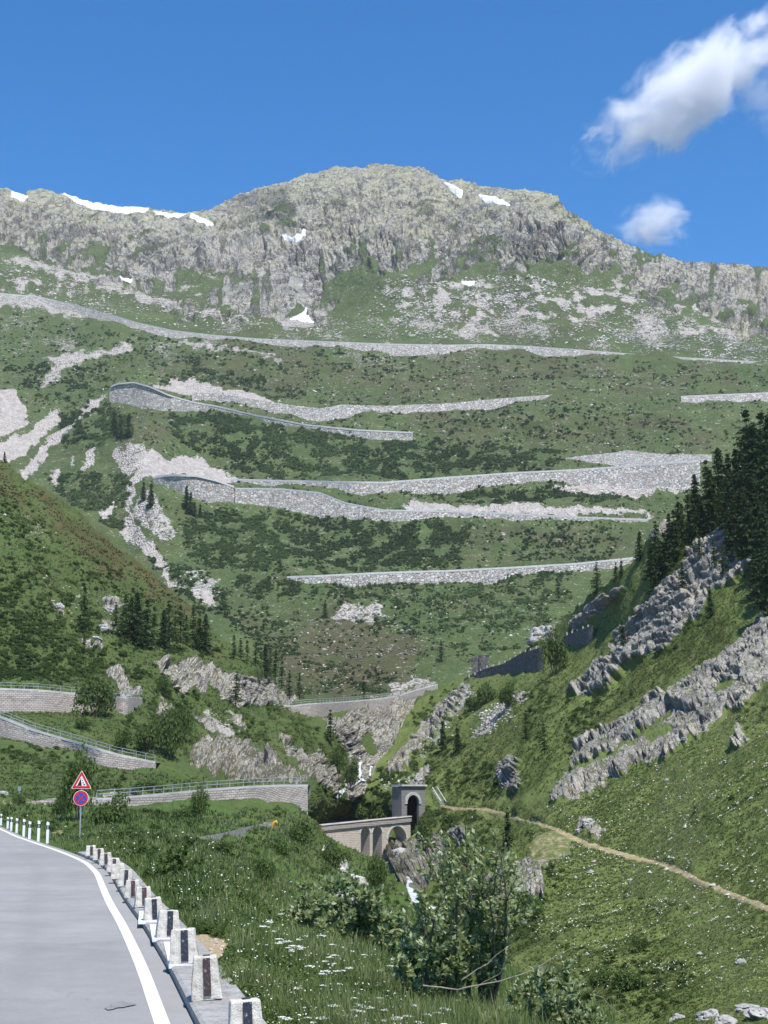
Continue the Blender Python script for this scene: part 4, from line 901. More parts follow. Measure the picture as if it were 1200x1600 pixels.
for cx_, cz_, rr in ((2.6, 4.6, 1.15), (1.7, 8.0, .9), (4.6, 1.9, 1.3), (3.3, 1.5, .7), (1.0, 10.8, .6)):
    cl.prism([(cx_*e + rr*e*math.cos(k*math.pi/3 + cx_), zi + cz_*e + rr*e*math.sin(k*math.pi/3 + cx_)) for k in range(6)], -.024, -.020)
cl.obj('falling_rocks_symbol', M_BLK, tr)
cz, R = zz(1247), 11.6 * u_
disc = lambda r, y0, y1, m=32: MB().prism([(r * math.cos(2 * math.pi * k / m), cz + r * math.sin(2 * math.pi * k / m)) for k in range(m)], y0, y1)
ro = disc(R, -.012, .02).obj('round_sign', M_WHT, sg_)
disc(R * .95, -.016, -.012).obj('red_border', M_RED, ro); disc(R * .71, -.020, -.016).obj('blue_field', M_BLU, ro)
cb = MB()
for a in (math.pi / 4, -math.pi / 4): cb.box((0, -.022 - (.002 if a > 0 else 0), cz), (R * 1.42, .004, R * .15), Matrix.Rotation(a, 3, 'Y'))
cb.obj('red_cross', M_RED, ro)
bk = MB()
for z_ in (zz(1222), zz(1247)): bk.box((0, .05, z_), (.16, .05, .06))
bk.obj('clamp', M_STEEL, sg_)

# small blue-grey information sign on the meadow
q = S3.surf(30, 1245); inf = empty('info_sign', tuple(q), 'small grey blue notice board on a post on the left meadow', 'notice board'); u2 = q[1] / F
link('post', MB().tube([(0, .05, -.3), (0, .05, 15 * u2)], .06, 8).mesh('post', M_STEEL), inf)
link('board', MB().box((0, 0, 11.5 * u2), (4.6 * u2, .06, 7 * u2)).mesh('board', plain('faded blue board', (.22, .30, .36), .6)), inf)
# bent yellow pipe on the bank
q = S4.surf(427, 1293); u2 = q[1] / F
yp = empty('bent_pipe', tuple(q + [0, -.3, 0]), 'bent yellow pipe sticking up from the bushes at the end of the field wall', 'pipe')
link('tube', MB().tube([(-1.5*u2, 0, -5*u2), (-1*u2, 0, 2*u2), (0, 0, 6*u2), (2.5*u2, 0, 9.5*u2), (5*u2, 0, 10.5*u2), (6.4*u2, 0, 7.5*u2), (5.2*u2, 0, 5*u2)], [1.9*u2, 2*u2, 2.1*u2, 2.1*u2, 1.9*u2, 1.6*u2, 1.2*u2], 10).mesh('tube', plain('yellow enamel', (.62, .36, .03), .45, .15), True), yp)
link('pale_bar', MB().box((-9*u2, 0, 8*u2), (11*u2, .12, 1.5*u2)).mesh('pale_bar', M_PAR), yp)
link('support', MB().tube([(-12*u2, 0, -3*u2), (-12*u2, 0, 8*u2)], .5*u2, 6).mesh('support', M_STEEL), yp)
# ------------------------------------------------------------------ vegetation materials
M_BARK = plain('grey brown bark', (.11, .09, .07), .95, .35, 3, .4)
M_SPR = leafmat('spruce needles', (.020, .040, .016), (.042, .074, .026), (.080, .120, .042), .7, .3)
M_LAR = leafmat('larch needles', (.028, .056, .015), (.054, .095, .026), (.095, .145, .045), .7, .35)
M_ALD = leafmat('alder leaves far', (.054, .090, .034), (.088, .140, .050), (.138, .198, .074), .7, .5)
M_BSH = leafmat('bush leaves', (.050, .086, .021), (.102, .158, .040), (.182, .236, .076), .6, .48)
M_HRB = leafmat('herbs and grass', (.095, .128, .036), (.165, .208, .066), (.270, .290, .135), .7, .5)
M_BLD = leafmat('verge grass blades', (.080, .130, .028), (.145, .205, .055), (.28, .29, .14), .55, .5)
M_WIL = leafmat('willow leaves', (.080, .128, .028), (.215, .275, .095), (.52, .57, .36), .42, .48)
M_DEAD = plain('bare grey branch', (.27, .24, .20), .8, .35, 9)
M_FLW = leafmat('white petals', (.55, .56, .48), (.72, .73, .66), (.82, .82, .78), .7, .3)
M_STEM = plain('green stalk', (.07, .11, .03), .7, .2, 4)

def cards(C, Nn, sx, sy, tint, roll=None):
    """leaf cards: centre, facing direction, half sizes"""
    n = len(C); Nn = Nn / (np.linalg.norm(Nn, axis=1, keepdims=True) + 1e-9)
    r = rng.normal(size=(n, 3)); U = np.cross(Nn, r); U /= np.linalg.norm(U, axis=1, keepdims=True) + 1e-9; W = np.cross(Nn, U)
    sx = np.broadcast_to(sx, (n,))[:, None]; sy = np.broadcast_to(sy, (n,))[:, None]
    bend = Nn * (sx * .35)
    V = np.stack([C - U * sx - bend, C - W * sy, C + U * sx - bend, C + W * sy], 1).reshape(-1, 3)
    return V, np.arange(4 * n).reshape(n, 4), np.repeat(tint, 4)

def conifer_mesh(seed, width=.20, lev=34, nb=7, nc=6, z0=.07, gap=.1, droop=.35, card=.038):
    g = np.random.default_rng(seed); C = []; Nn = []; S = []
    for i in range(lev):
        z = z0 + (1 - z0) * (i / lev) ** .95 + g.uniform(-.008, .008)
        if g.random() < gap: continue
        L = width * (1 - z) ** .78 * g.uniform(.72, 1.15) + .012
        for k in range(nb):
            a = g.uniform(0, 2 * math.pi); Lk = L * g.uniform(.55, 1.2)
            for j in range(nc):
                f = (j + g.uniform(.3, 1.0)) / nc; rr = Lk * f
                C.append((rr * math.cos(a) + g.normal() * .008, rr * math.sin(a) + g.normal() * .008, z - droop * rr * (1.0 - .35 * f) + g.normal() * .006))
                Nn.append((math.cos(a) * .5 + g.normal() * .4, math.sin(a) * .5 + g.normal() * .4, .75 + g.normal() * .35)); S.append(card * (1 - .45 * z) * g.uniform(.6, 1.2))
    C, Nn, S = np.array(C), np.array(Nn), np.array(S)
    V, Q, T = cards(C, Nn, S * 1.2, S * .5, np.clip(g.normal(.5, .22, len(C)), 0, 1))
    return V, Q, T
SPR = []; TRK = MB().tube([(0,0,-.06),(0,0,.1),(.003,0,.5),(0,0,.97)], [.017,.014,.009,.002], 7).mesh('trunk', M_BARK)
for k in range(5):
    V_, Q_, T_ = conifer_mesh(100 + k, [.25,.21,.28,.19,.30][k], 36, 7, 6, [.05,.08,.04,.06,.10][k], .08 + .04 * k)
    SPR.append(mesh_np('crown', V_, Q_, M_SPR, dict(tint=T_)))
LAR = []
for k in range(4):
    V_, Q_, T_ = conifer_mesh(200 + k, [.27,.23,.31,.22][k], 26, 6, 6, [.14,.10,.12,.18][k], .18, .15, .034)
    LAR.append(mesh_np('crown', V_, Q_, M_LAR, dict(tint=T_)))

def lobes_mesh(seed, n=900, nl=8, flat_=.8, card=.075, spread=.6):
    g = np.random.default_rng(seed); C = []; Nn = []
    for k in range(nl):
        a = g.uniform(0, 6.28); rr = spread * math.sqrt(g.random()); c = np.array([rr * math.cos(a), rr * math.sin(a), g.uniform(.30, .72) * flat_ * 1.2 * (1.15 - rr)]); R = g.uniform(.26, .46)
        m = n // nl; d = g.normal(size=(m, 3)); d /= np.linalg.norm(d, axis=1, keepdims=True); d[:, 2] = np.where(d[:, 2] < -.5, -d[:, 2], d[:, 2])
        C.append(c + d * R * g.uniform(.55, 1.12, (m, 1)) * [1, 1, flat_]); Nn.append(d + g.normal(size=(m, 3)) * .5 + [0, 0, .25])
    C = np.concatenate(C); Nn = np.concatenate(Nn); C[:, 2] = np.maximum(C[:, 2], .02)
    S = card * g.uniform(.55, 1.25, len(C)); return cards(C, Nn, S, S * .62, np.clip(g.normal(.5, .24, len(C)), 0, 1))
BUSH = [mesh_np('foliage', *(lambda r: (r[0], r[1]))(lobes_mesh(300 + k, 1400, 7 + k, [.95, .8, 1.1, .7][k], .06)), M_BSH) for k in range(4)]
for k, me in enumerate(BUSH):
    at = me.attributes.new('tint', 'FLOAT', 'POINT'); n_ = len(me.vertices); at.data.foreach_set('value', np.repeat(np.clip(rng.normal(.5, .24, n_ // 4), 0, 1), 4).astype(np.float32))
BST = MB()
for k in range(6):
    a = k * 1.05; BST.tube([(0, 0, -.12), (.12 * math.cos(a), .12 * math.sin(a), .2), (.36 * math.cos(a), .36 * math.sin(a), .62)], [.03, .022, .007], 5)
BSTEM = BST.mesh('stems', M_BARK)

def ordinal(i):
    w = ['first','second','third','fourth','fifth','sixth','seventh','eighth','ninth','tenth','eleventh','twelfth','thirteenth','fourteenth','fifteenth','sixteenth','seventeenth','eighteenth','nineteenth','twentieth']
    return w[i] if i < 20 else ('twenty ' + w[i - 20] if i < 29 else ('thirtieth' if i == 29 else ('thirty ' + w[i - 30] if i < 39 else ('fortieth' if i == 39 else 'forty ' + w[i - 40]))))
def tree(sheet, px, base, top, kind, label, group, i):
    p = sheet.surf(px, base); h = (base - top) * p[1] / F
    me = (SPR if kind == 's' else LAR)[(i * 7 + int(px)) % (5 if kind == 's' else 4)]
    o = empty('spruce_tree' if kind == 's' else 'larch_tree', tuple(p - [0, 0, .03 * h]), label, 'conifer', group)
    k = h / .97; o.scale = (k, k, k); o.rotation_euler = (random.uniform(-.03, .03), random.uniform(-.03, .03), random.uniform(0, 6.28))
    link('trunk', TRK, o); link('crown', me, o)
def cluster(sheet, L, where, group):
    L = sorted(L); 
    for i, (px, b, t_, k) in enumerate(L):
        size = 'tall' if b - t_ > 72 else ('mid sized' if b - t_ > 42 else 'small')
        tree(sheet, px, b, t_, k, '%s %s %s, %s from the left' % (size, 'spruce' if k == 's' else 'larch', where, ordinal(i)), group, i)
CREST = [(1168,770,627,'s'),(1190,768,634,'s'),(1152,775,690,'s'),(1125,805,698,'s'),(1141,785,705,'s'),(1105,822,715,'l'),(1090,828,740,'s'),(1075,838,762,'l'),(1160,808,680,'s'),(1180,808,655,'s'),(1199,835,680,'s'),(1116,832,730,'s'),
         (1060,842,772,'s'),(1067,856,782,'l'),(1085,850,775,'s'),(1047,872,800,'s'),(1056,884,795,'s'),(1040,902,832,'s'),(1027,930,862,'s'),(1031,892,812,'l'),(1000,878,829,'s'),(962,906,876,'s'),(971,902,871,'s'),(1019,905,850,'s'),
         (1150,838,740,'s'),(1165,848,742,'s'),(1135,835,750,'l'),(1181,858,730,'s'),(1195,905,782,'s'),(1203,965,835,'s'),(1188,950,868,'s'),(1122,892,845,'l'),(1133,902,852,'l'),(1097,838,778,'s'),(1080,828,790,'s'),(1178,775,650,'s'),(1100,880,835,'l'),(1070,925,880,'s'),(1110,965,915,'s'),(1186,905,845,'s'),(1172,872,765,'s'),(1188,890,795,'s'),(1160,882,805,'l'),(1146,868,790,'s'),(1207,935,825,'s'),(1180,932,858,'s'),(1210,880,740,'s'),(1205,800,640,'s')]
cluster(S2, CREST, 'on the right hand crest', 'conifers on the right crest')
LEFT = [(132,985,912,'l'),(133,1016,984,'l'),(212,1008,925,'s'),(204,1000,932,'s'),(197,998,926,'l'),(226,1012,936,'s'),(241,1008,945,'l'),(265,1014,936,'l'),(281,1008,946,'l'),(300,1017,950,'l'),(320,1022,958,'s'),(311,1016,956,'s'),(255,1012,950,'s'),(181,985,940,'l'),(218,1000,945,'s'),(189,1000,950,'l'),(272,1000,955,'l'),(291,1006,958,'l')]
cluster(S3, LEFT, 'in the clump above the pale left cliff', 'conifers above the left cliff')
LEFT2 = [(365,1030,992,'l'),(386,1037,1000,'l'),(400,1042,1000,'l'),(415,1052,1004,'s'),(430,1062,1012,'l'),(452,1082,1035,'l'),(468,1086,1045,'l'),(376,1032,996,'l'),(422,1055,1015,'l'),(408,1045,1010,'l'),(440,1068,1024,'l')]
cluster(S3, LEFT2, 'in the row right of the pale left cliff', 'conifers right of the left cliff')
tree(S3, 368, 1104, 1048, 'l', 'lone spreading larch in front of the pale left cliff', None, 2)
tree(S3, 569, 1099, 1053, 'l', 'lone slender larch at the road wall crossing the gorge head', None, 1)
tree(S3, 518, 1165, 1108, 'l', 'thin dark larch standing in the shaded gully below the gorge wall', None, 3)
tree(S3, 7, 727, 709, 's', 'tiny lone spruce on the very left skyline of the brown hill', None, 1)
cluster(S1, [(236,797,752,'s'),(228,790,755,'s'),(291,797,757,'s'),(298,802,765,'s'),(305,805,778,'s'),(313,806,782,'s')], 'in front of the lower hairpin wall', 'conifers below the lower hairpin')
cluster(S1, [(178,680,640,'s'),(193,692,655,'s'),(203,690,650,'s'),(186,690,662,'s')], 'on the spur under the upper hairpin', 'dark conifers on the spur')
tree(S1, 508, 960, 932, 's', 'lone little dark spruce left of white stones on the valley floor', None, 2)
tree(S1, 873, 945, 902, 'l', 'hazy green larch below the lowest embankment near its right end', None, 2)
tree(S2, 932, 935, 879, 'l', 'broad light green larch left of the crest on the right slope', None, 2)
tree(S1, 690, 1050, 1015, 'l', 'small lone larch on the valley floor above the gorge', None, 0)
tree(S2, 693, 1178, 1124, 's', 'left one of two dark spruces on the slope above the tunnel', None, 0)
tree(S2, 717, 1180, 1134, 's', 'right one of two dark spruces on the slope above the tunnel', None, 3)
tree(S2, 795, 1333, 1268, 's', 'dense dark spruce beside the footpath above the lower gorge', None, 4)
tree(S2, 820, 1160, 1108, 'l', 'soft green larch right of the grey scree on the slope', None, 1)
tree(S2, 850, 1178, 1130, 'l', 'pale slim larch above the small cliff on the right slope', None, 3)
tree(S2, 985, 1018, 978, 's', 'small dark spruce in the cleft between two right hand cliffs', None, 3)

# ------------------------------------------------------------------ bushes one can point at
def bush(sheet, px, base, top, wpx, label, k=0, group=None, yoff=0):
    p = sheet.surf(px, base); u = p[1] / F; h = (base - top) * u; w = wpx * u / 2
    o = empty('bush', tuple(p + [0, yoff, -.08 * h]), label, 'bush', group); o.scale = (w / .92, w / .92, h / .98); o.rotation_euler.z = random.uniform(0, 6.28)
    link('foliage', BUSH[k], o); link('stems', BSTEM, o)
BL = [(S3,148,1120,1050,78,'big rounded green bush hiding the end of the upper road wall',0),(S3,255,1080,1050,30,'leafy bush growing at the foot of the pale left cliff',1),
      (S2,866,1056,993,52,'big round dark bush in the gap of the dark stone wall',2),(S4,122,1288,1190,62,'tall dark shrub right behind the traffic sign',2),(S4,175,1292,1225,80,'wide grey green bush right of the traffic sign',1),(S4,95,1284,1236,34,'dark low bush just left of the tall sign shrub',0),
      (S4,312,1288,1236,36,'dark upright bush below the lowest road wall',2),(S4,285,1287,1255,44,'low spreading bush left of the dark upright one below the wall',3),(S3,232,1240,1205,60,'flat bush above the lowest road wall, near the wall corner',3),(S3,195,1165,1130,40,'bush on the meadow between the two upper road walls',0),
      (S3,130,1140,1117,34,'small dark bush alone on the meadow between the road walls',1),(S3,262,1190,1120,52,'tall leafy bush left of the dark lower cliff',2),(S3,285,1160,1100,40,'upright bush above the dark lower cliff',0),(S3,232,1175,1120,50,'dense bush at the foot of the pale wall piece',1),
      (S1,1049,722,706,18,'round dark bush against the light grey cutting wall',2),(S4,470,1330,1280,56,'bushy green shrub right of the bent yellow pipe',0),(S4,520,1360,1310,56,'bushy shrub under the left end of the viaduct',1),(S4,440,1345,1310,50,'dark shrub on the bank below the field wall',2),
      (S4,410,1385,1345,46,'rounded shrub in the middle of the near bank',0),(S4,345,1345,1316,50,'broad shrub on the bank under the old field wall',3),(S4,590,1400,1345,40,'dark bush at the gorge edge under the high arch',2),(S2,668,1340,1290,36,'dark bush clinging above the gorge right of the viaduct',0),
      (S2,760,1100,1060,40,'green bush left of the grey scree on the right slope',1),(S2,795,1110,1072,40,'dark bush at the top of the grey scree',2),(S2,740,1110,1078,36,'low bush on the grassy shoulder under the dark wall',3),(S2,700,1285,1262,50,'bush beside the footpath next to the handrail stair',3),
      (S2,820,1440,1390,60,'dark bush in the shaded hollow of the lower gorge',0),(S2,985,1560,1515,70,'dark green bush low on the near right slope',3),(S2,940,1545,1505,50,'second dark bush low on the right slope, left of its twin',1),(S2,1000,1490,1465,40,'small bush alone in the middle of the right meadow',0),
      (S3,545,1240,1195,34,'dark bush in the gully beside the white waterfall',2),(S3,525,1215,1165,34,'shrub in the gully left of the waterfall',0),(S2,600,1290,1245,60,'green bush between viaduct deck and waterfall',1),(S2,560,1285,1255,44,'low bush behind the viaduct parapet',3),(S4,30,1180 if False else 1262,1240,26,'small bush at the road bend left of the sign',1)]
for i, b in enumerate(BL): bush(*b)

# ------------------------------------------------------------------ shrub and herb cover (nobody could count it)
def clump_templates(K, n, card, seed, flat_=.75):
    return [lobes_mesh(seed + k, n, 4, flat_, card, .5) for k in range(K)]
def scatter(name, sheets_pts, mat, templ, kind='stuff', sink=.12):
    """one mesh of many small clumps: sheets_pts = list of (P (n,3), radius (n,))"""
    Vs = []; Qs = []; Ts = []; off = 0
    for P, R in sheets_pts:
        ids = rng.integers(0, len(templ), len(P)); ang_ = rng.uniform(0, 6.28, len(P)); tt = np.clip(rng.normal(0, .14, len(P)) + .9 * fbm(P / (P[:, 1:2] * .06), 3, 66), -.5, .5)
        for k, (TV, TQ, TT) in enumerate(templ):
            s = np.nonzero(ids == k)[0]
            if len(s) == 0: continue
            c, sn = np.cos(ang_[s])[:, None], np.sin(ang_[s])[:, None]
            X = TV[None, :, 0] * c - TV[None, :, 1] * sn; Y = TV[None, :, 0] * sn + TV[None, :, 1] * c; Z = np.repeat(TV[None, :, 2], len(s), 0)
            V = np.stack([X, Y, Z - sink], -1) * R[s][:, None, None] + P[s][:, None, :]
            n = len(TV); Q = TQ[None] + (np.arange(len(s)) * n)[:, None, None] + off
            Vs.append(V.reshape(-1, 3)); Qs.append(Q.reshape(-1, TQ.shape[1])); Ts.append(np.clip(TT[None] + tt[s][:, None], 0, 1).ravel()); off += n * len(s)
    me = mesh_np(name, np.concatenate(Vs), np.concatenate(Qs), mat, dict(tint=np.concatenate(Ts)))
    return tag(link(name, me), kind=kind)
def in_polys(sheet, polys, n, keep=None, clump=0.0, wl=26.):
    """n random positions in photo-space polygons -> points on the sheet (clumped by noise)"""
    out = []
    for poly in polys:
        wgt = 1.0
        if isinstance(poly, tuple): poly, wgt = poly
        a = np.array(poly, float); lo, hi = a.min(0), a.max(0)
        area = .5 * abs(np.dot(a[:, 0], np.roll(a[:, 1], 1)) - np.dot(a[:, 1], np.roll(a[:, 0], 1)))
        m = int(n * wgt * area / 10000. * 3); q = rng.uniform(lo, hi, (m * 3, 2))
        w_ = 9 * fbm(np.stack([q[:, 0] / 24, q[:, 1] / 24, 0 * q[:, 0]], -1), 3, 91) + rng.normal(0, 3.0, len(q))
        q = q[polyD(q[:, 0] + w_ * 2, q[:, 1] + w_, a)]
        if clump: q = q[fbm(np.stack([q[:, 0] / wl, q[:, 1] / wl * 1.6, 0 * q[:, 0]], -1), 4, 92) + rng.normal(0, .16, len(q)) > clump]
        q = q[sheet.inside(q[:, 0], q[:, 1])]
        if keep is not None: q = q[keep(sheet, q[:, 0], q[:, 1])]
        out.append(q[:int(n * wgt * area / 10000.) + 1])
    q = np.concatenate(out); P = sheet.surf(q[:, 0], q[:, 1]); return P, q
norock = lambda s, a, b: (s.get('rock', a, b) < .4) & (s.get('scree', a, b) < .45) & (s.get('dirt', a, b) < .3)
T_FAR = clump_templates(5, 28, .30, 500); T_MID = clump_templates(6, 130, .14, 520, .85)
SH1 = [([(265,640),(340,648),(420,662),(560,690),(700,688),(880,702),(860,732),(640,748),(560,746),(440,742),(390,735),(330,712),(270,690)], 1),([(290,805),(420,797),(600,818),(700,818),(720,842),(640,872),(560,892),(420,897),(330,882),(285,850)], 1),
       ([(600,772),(700,768),(860,758),(950,756),(1000,790),(850,786),(700,780)], .8),([(90,640),(170,622),(205,660),(150,695),(105,705)], 1),([(70,745),(210,742),(195,830),(130,805)], .9),([(620,830),(740,820),(720,880),(640,880)], .7),
       ([(470,930),(900,925),(900,985),(600,990)], .35),([(370,900),(470,910),(470,935),(380,930)], 1),([(250,600),(300,560),(420,590),(520,625),(430,625),(330,595)], .4),([(780,830),(980,830),(960,875),(780,880)], .25),
       ([(340,945),(440,950),(470,1040),(430,1050),(380,990)], .45),([(0,570),(170,570),(170,605),(60,620)], .35),([(480,620),(1060,640),(1060,690),(500,660)], .08),([(640,890),(900,895),(860,930),(480,925)], .4),([(700,1000),(830,960),(840,1010),(720,1050)], .2),
       ([(-20,480),(200,520),(600,560),(1200,580),(1200,600),(600,600),(200,570)], .06),([(260,870),(330,890),(360,950),(300,960)], .5),([(200,835),(262,860),(258,900),(240,880)], .7),([(380,660),(640,690),(640,700),(400,690)], .5),([(480,1040),(620,1060),(600,1085),(470,1085)], .3)]
P_, q_ = in_polys(S1, SH1, 900, norock, clump=.03)
scatter('shrubs', [(P_, (1.1 + 2.3 * rng.random(len(P_)) ** 2) * P_[:, 1] / 1000.)], M_ALD, T_FAR)
M_LOW = leafmat('low shrubs far', (.050, .078, .028), (.082, .122, .042), (.125, .165, .062), .8, .45)
Pl, ql = in_polys(S1, [(p, w_ * .8 + .1) for p, w_ in SH1] + [([(-60,480),(300,530),(1200,575),(1200,720),(1000,830),(900,900),(860,960),(600,1090),(440,1080),(340,950),(280,900),(250,760),(160,690),(-60,600)], .22)], 900, norock, clump=-.10)
scatter('low_shrubs', [(Pl, (.7 + 1.5 * rng.random(len(Pl)) ** 2) * Pl[:, 1] / 1000.)], M_LOW, T_FAR)
SH3 = [([(-60,905),(60,905),(110,935),(180,990),(225,1045),(238,1062),(150,1068),(-60,1066)], 1),([(200,1112),(240,1095),(290,1092),(310,1150),(290,1195),(240,1185),(190,1150)], 1),([(430,1110),(480,1128),(510,1165),(480,1178),(440,1150),(390,1165),(340,1145),(380,1120)], .9),
       ([(0,1160),(60,1160),(150,1205),(215,1215),(215,1235),(120,1225),(60,1200),(0,1190)], .7),([(0,770),(60,800),(110,870),(40,860),(0,850)], .6),([(0,860),(100,880),(200,930),(120,920),(0,900)], .4),([(100,850),(190,880),(260,960),(200,940),(120,890)], .3),
       ([(500,1170),(530,1160),(560,1240),(530,1255)], 1),([(240,1040),(300,1085),(330,1100),(280,1110),(240,1075)], .9),([(340,1020),(440,1075),(430,1095),(400,1050)], .8),([(280,1000),(340,1010),(330,1035),(240,1030)], .6),([(480,1230),(520,1240),(545,1280),(490,1285)], .8),([(320,1230),(400,1222),(470,1226),(420,1232)], .2),
       ([(-60,960),(120,960),(200,1060),(-60,1066)], .6),([(480,1250),(560,1262),(620,1262),(620,1275),(500,1284)], .9),([(380,1085),(440,1095),(440,1110),(390,1110)], .8)]
P_, q_ = in_polys(S3, SH3, 300, norock, clump=-.04)
SH2 = [([(640,1180),(700,1150),(770,1180),(800,1240),(740,1250),(660,1225)], .8),([(870,1130),(960,1070),(975,1080),(890,1150)], 1),([(640,1260),(760,1270),(790,1330),(720,1350),(650,1340)], 1.1),([(620,1350),(700,1340),(760,1420),(700,1450)], 1),([(790,1100),(870,1050),(900,1080),(830,1160)], .5),
       ([(760,1040),(850,1000),(950,915),(985,900),(900,985),(850,1040)], .35),([(780,1400),(850,1400),(840,1470),(780,1500)], 1),([(690,1075),(760,1060),(740,1110),(690,1140)], .4),([(840,1300),(880,1330),(840,1420),(820,1380)], .5),([(900,1490),(1100,1500),(1040,1590),(900,1580)], .4),([(1080,1290),(1200,1220),(1200,1245),(1090,1310)], .25),([(850,1460),(900,1430),(960,1440),(900,1500)], .35),([(940,1400),(1010,1380),(1080,1420),(980,1450)], .12),
       ([(1040,940),(1100,960),(1050,1020),(1000,1030)], .5),([(1150,1120),(1200,1090),(1200,1120),(1150,1150)], .5),([(580,1215),(640,1180),(660,1230),(620,1250),(570,1260)], .9),([(880,1160),(1000,1080),(1010,1085),(890,1180)], .5),([(640,1120),(680,1090),(690,1110),(640,1170)], .5),([(1000,860),(1150,800),(1200,900),(1100,910),(1040,900)], .4)]
P2_, q2_ = in_polys(S2, SH2, 330, lambda s, a, b: (s.get('rock', a, b) < .55) & (s.get('dirt', a, b) < .25), clump=-.02)
SH4 = [([(430,1305),(490,1305),(560,1365),(590,1385),(600,1410),(520,1400),(430,1350)], .9),([(300,1330),(420,1310),(430,1400),(560,1400),(560,1440),(440,1430),(330,1380)], .4),([(200,1270),(330,1272),(330,1300),(200,1300)], .4),([(370,1266),(480,1272),(470,1290),(400,1280)], .5),([(600,1400),(660,1430),(700,1475),(640,1475),(580,1430)], .9),([(240,1370),(290,1360),(340,1400),(290,1420)], .5)]
P4_, q4_ = in_polys(S4, SH4, 240, norock, clump=-.03)
scatter('undergrowth', [(P_, rng.uniform(.5, 1.25, len(P_)) * np.clip(P_[:, 1] / 300., .5, 1.3)), (P2_, rng.uniform(.45, 1.2, len(P2_)) * np.clip(P2_[:, 1] / 300., .4, 1.2)), (P4_, rng.uniform(.35, .9, len(P4_)) * np.clip(P4_[:, 1] / 160., .4, 1.2))], M_BSH, T_MID)

# herb tufts on the nearer meadows
def tuft(seed, n=9):
    g = np.random.default_rng(seed); V = []; T = []
    for k in range(n):
        a = g.uniform(0, 6.28); r = g.uniform(0, .6); c = np.array([r * math.cos(a), r * math.sin(a), 0]); ln = g.uniform(.5, 1.0); d = np.array([math.cos(a) * .45, math.sin(a) * .45, 1]) * ln; s = np.array([-math.sin(a + g.uniform(-1, 1)), math.cos(a), 0]) * .16
        V += [c - s, c + s, c + d * .9 + s * .4, c + d]; T += [g.uniform(.15, .95)] * 4
    return np.array(V), np.arange(4 * n).reshape(n, 4), np.array(T)
TUF = [tuft(600 + k) for k in range(6)]
P_, q_ = in_polys(S2, [[(690,1250),(860,1265),(1000,1190),(1110,1145),(1205,1060),(1260,1050),(1260,1620),(900,1620),(790,1540),(700,1400)], ([(890,1170),(1000,1100),(1140,1000),(1130,940),(1060,1000),(950,1090),(880,1150)], .8), ([(640,1220),(860,1040),(900,1060),(860,1240),(700,1250)], .5)], 2300, lambda s, a, b: (s.get('rock', a, b) < .4) & (s.get('dirt', a, b) < .25))
P3b, q3b = in_polys(S3, [[(-150,720),(0,724),(120,806),(250,910),(350,1000),(440,1090),(480,1110),(500,1180),(460,1220),(240,1190),(200,1110),(0,1075),(-150,1075)],[(480,1240),(530,1240),(540,1280),(490,1285)]], 900, norock)
P2b, q2b = in_polys(S2, [[(650,1180),(760,1060),(950,915),(1010,880),(1100,860),(1200,900),(1240,960),(1140,1000),(960,1100),(860,1240),(700,1250)]], 700, norock)
P3_, q3_ = in_polys(S3, [[(-40,1100),(200,1110),(240,1190),(200,1200),(-40,1140)],[(-40,1160),(230,1210),(460,1226),(200,1250),(-40,1255)]], 1300, norock)
P4_, q4_ = in_polys(S4, [[(200,1265),(480,1272),(600,1345),(620,1400),(560,1450),(440,1430),(330,1400),(280,1340),(170,1290)],[(0,1262),(200,1265),(200,1300),(0,1282)]], 1900, norock)
hb = S3.get('brown', q3b[:, 0], q3b[:, 1]) + rng.normal(0, .12, len(q3b)) > .4
scatter('heath', [(P3b[hb], rng.uniform(.30, .7, hb.sum()))], leafmat('brown heath', (.050, .046, .020), (.090, .076, .034), (.14, .125, .052), .8, .3), TUF, sink=.05); P3b = P3b[~hb]
scatter('grass', [(P3b, rng.uniform(.25, .6, len(P3b))), (P2b, rng.uniform(.22, .5, len(P2b))), (P_, rng.uniform(.10, .25, len(P_)) * P_[:, 1] / 150.), (P3_, rng.uniform(.22, .5, len(P3_))), (P4_, rng.uniform(.16, .42, len(P4_)) * np.clip(P4_[:, 1] / 120., .35, 1.4))], M_HRB, TUF, sink=.05)

# ------------------------------------------------------------------ the flowering verge
def verge_ok(s, a, b): return (a > np.interp(b, [1282, 1300, 1316, 1335, 1347, 1364, 1388, 1412, 1444, 1513, 1600, 1720], [0, 20, 75, 122, 168, 190, 206, 222, 250, 300, 372, 460])) & (s.get('dirt', a, b) < .45)
q = np.concatenate([np.stack([rng.uniform(0, 960, 190000), rng.uniform(1283, 1700, 190000)], -1), np.stack([rng.uniform(0, 330, 26000), rng.uniform(1284, 1350, 26000)], -1)])
q = q[verge_ok(S4, q[:, 0], q[:, 1])]; q = q[S4.inside(q[:, 0], q[:, 1])]
Pb = S4.surf(q[:, 0], q[:, 1]); sel = Pb[:, 1] < 125; Pb = Pb[sel]; q = q[sel]; n = len(Pb)
cl = fbm(Pb / 1.6, 3, 95); hgt = np.clip(rng.uniform(.07, .27, n) * (1 + 1.1 * cl) * np.clip(.45 + np.hypot(Pb[:, 0] - np.interp(Pb[:, 1], K2[:, 1], K2[:, 0]), 0) / 2.2, .35, 1.25), .05, .8) * 1.0
a = rng.uniform(0, 6.28, n); lean = rng.uniform(.1, .7, n) * hgt; wd = np.clip(Pb[:, 1] * .00055, .010, .05) * rng.uniform(.6, 1.4, n)
dx_, dy_ = np.cos(a), np.sin(a); sd_ = np.stack([-dy_, dx_, 0 * a], -1) * wd[:, None] * .5
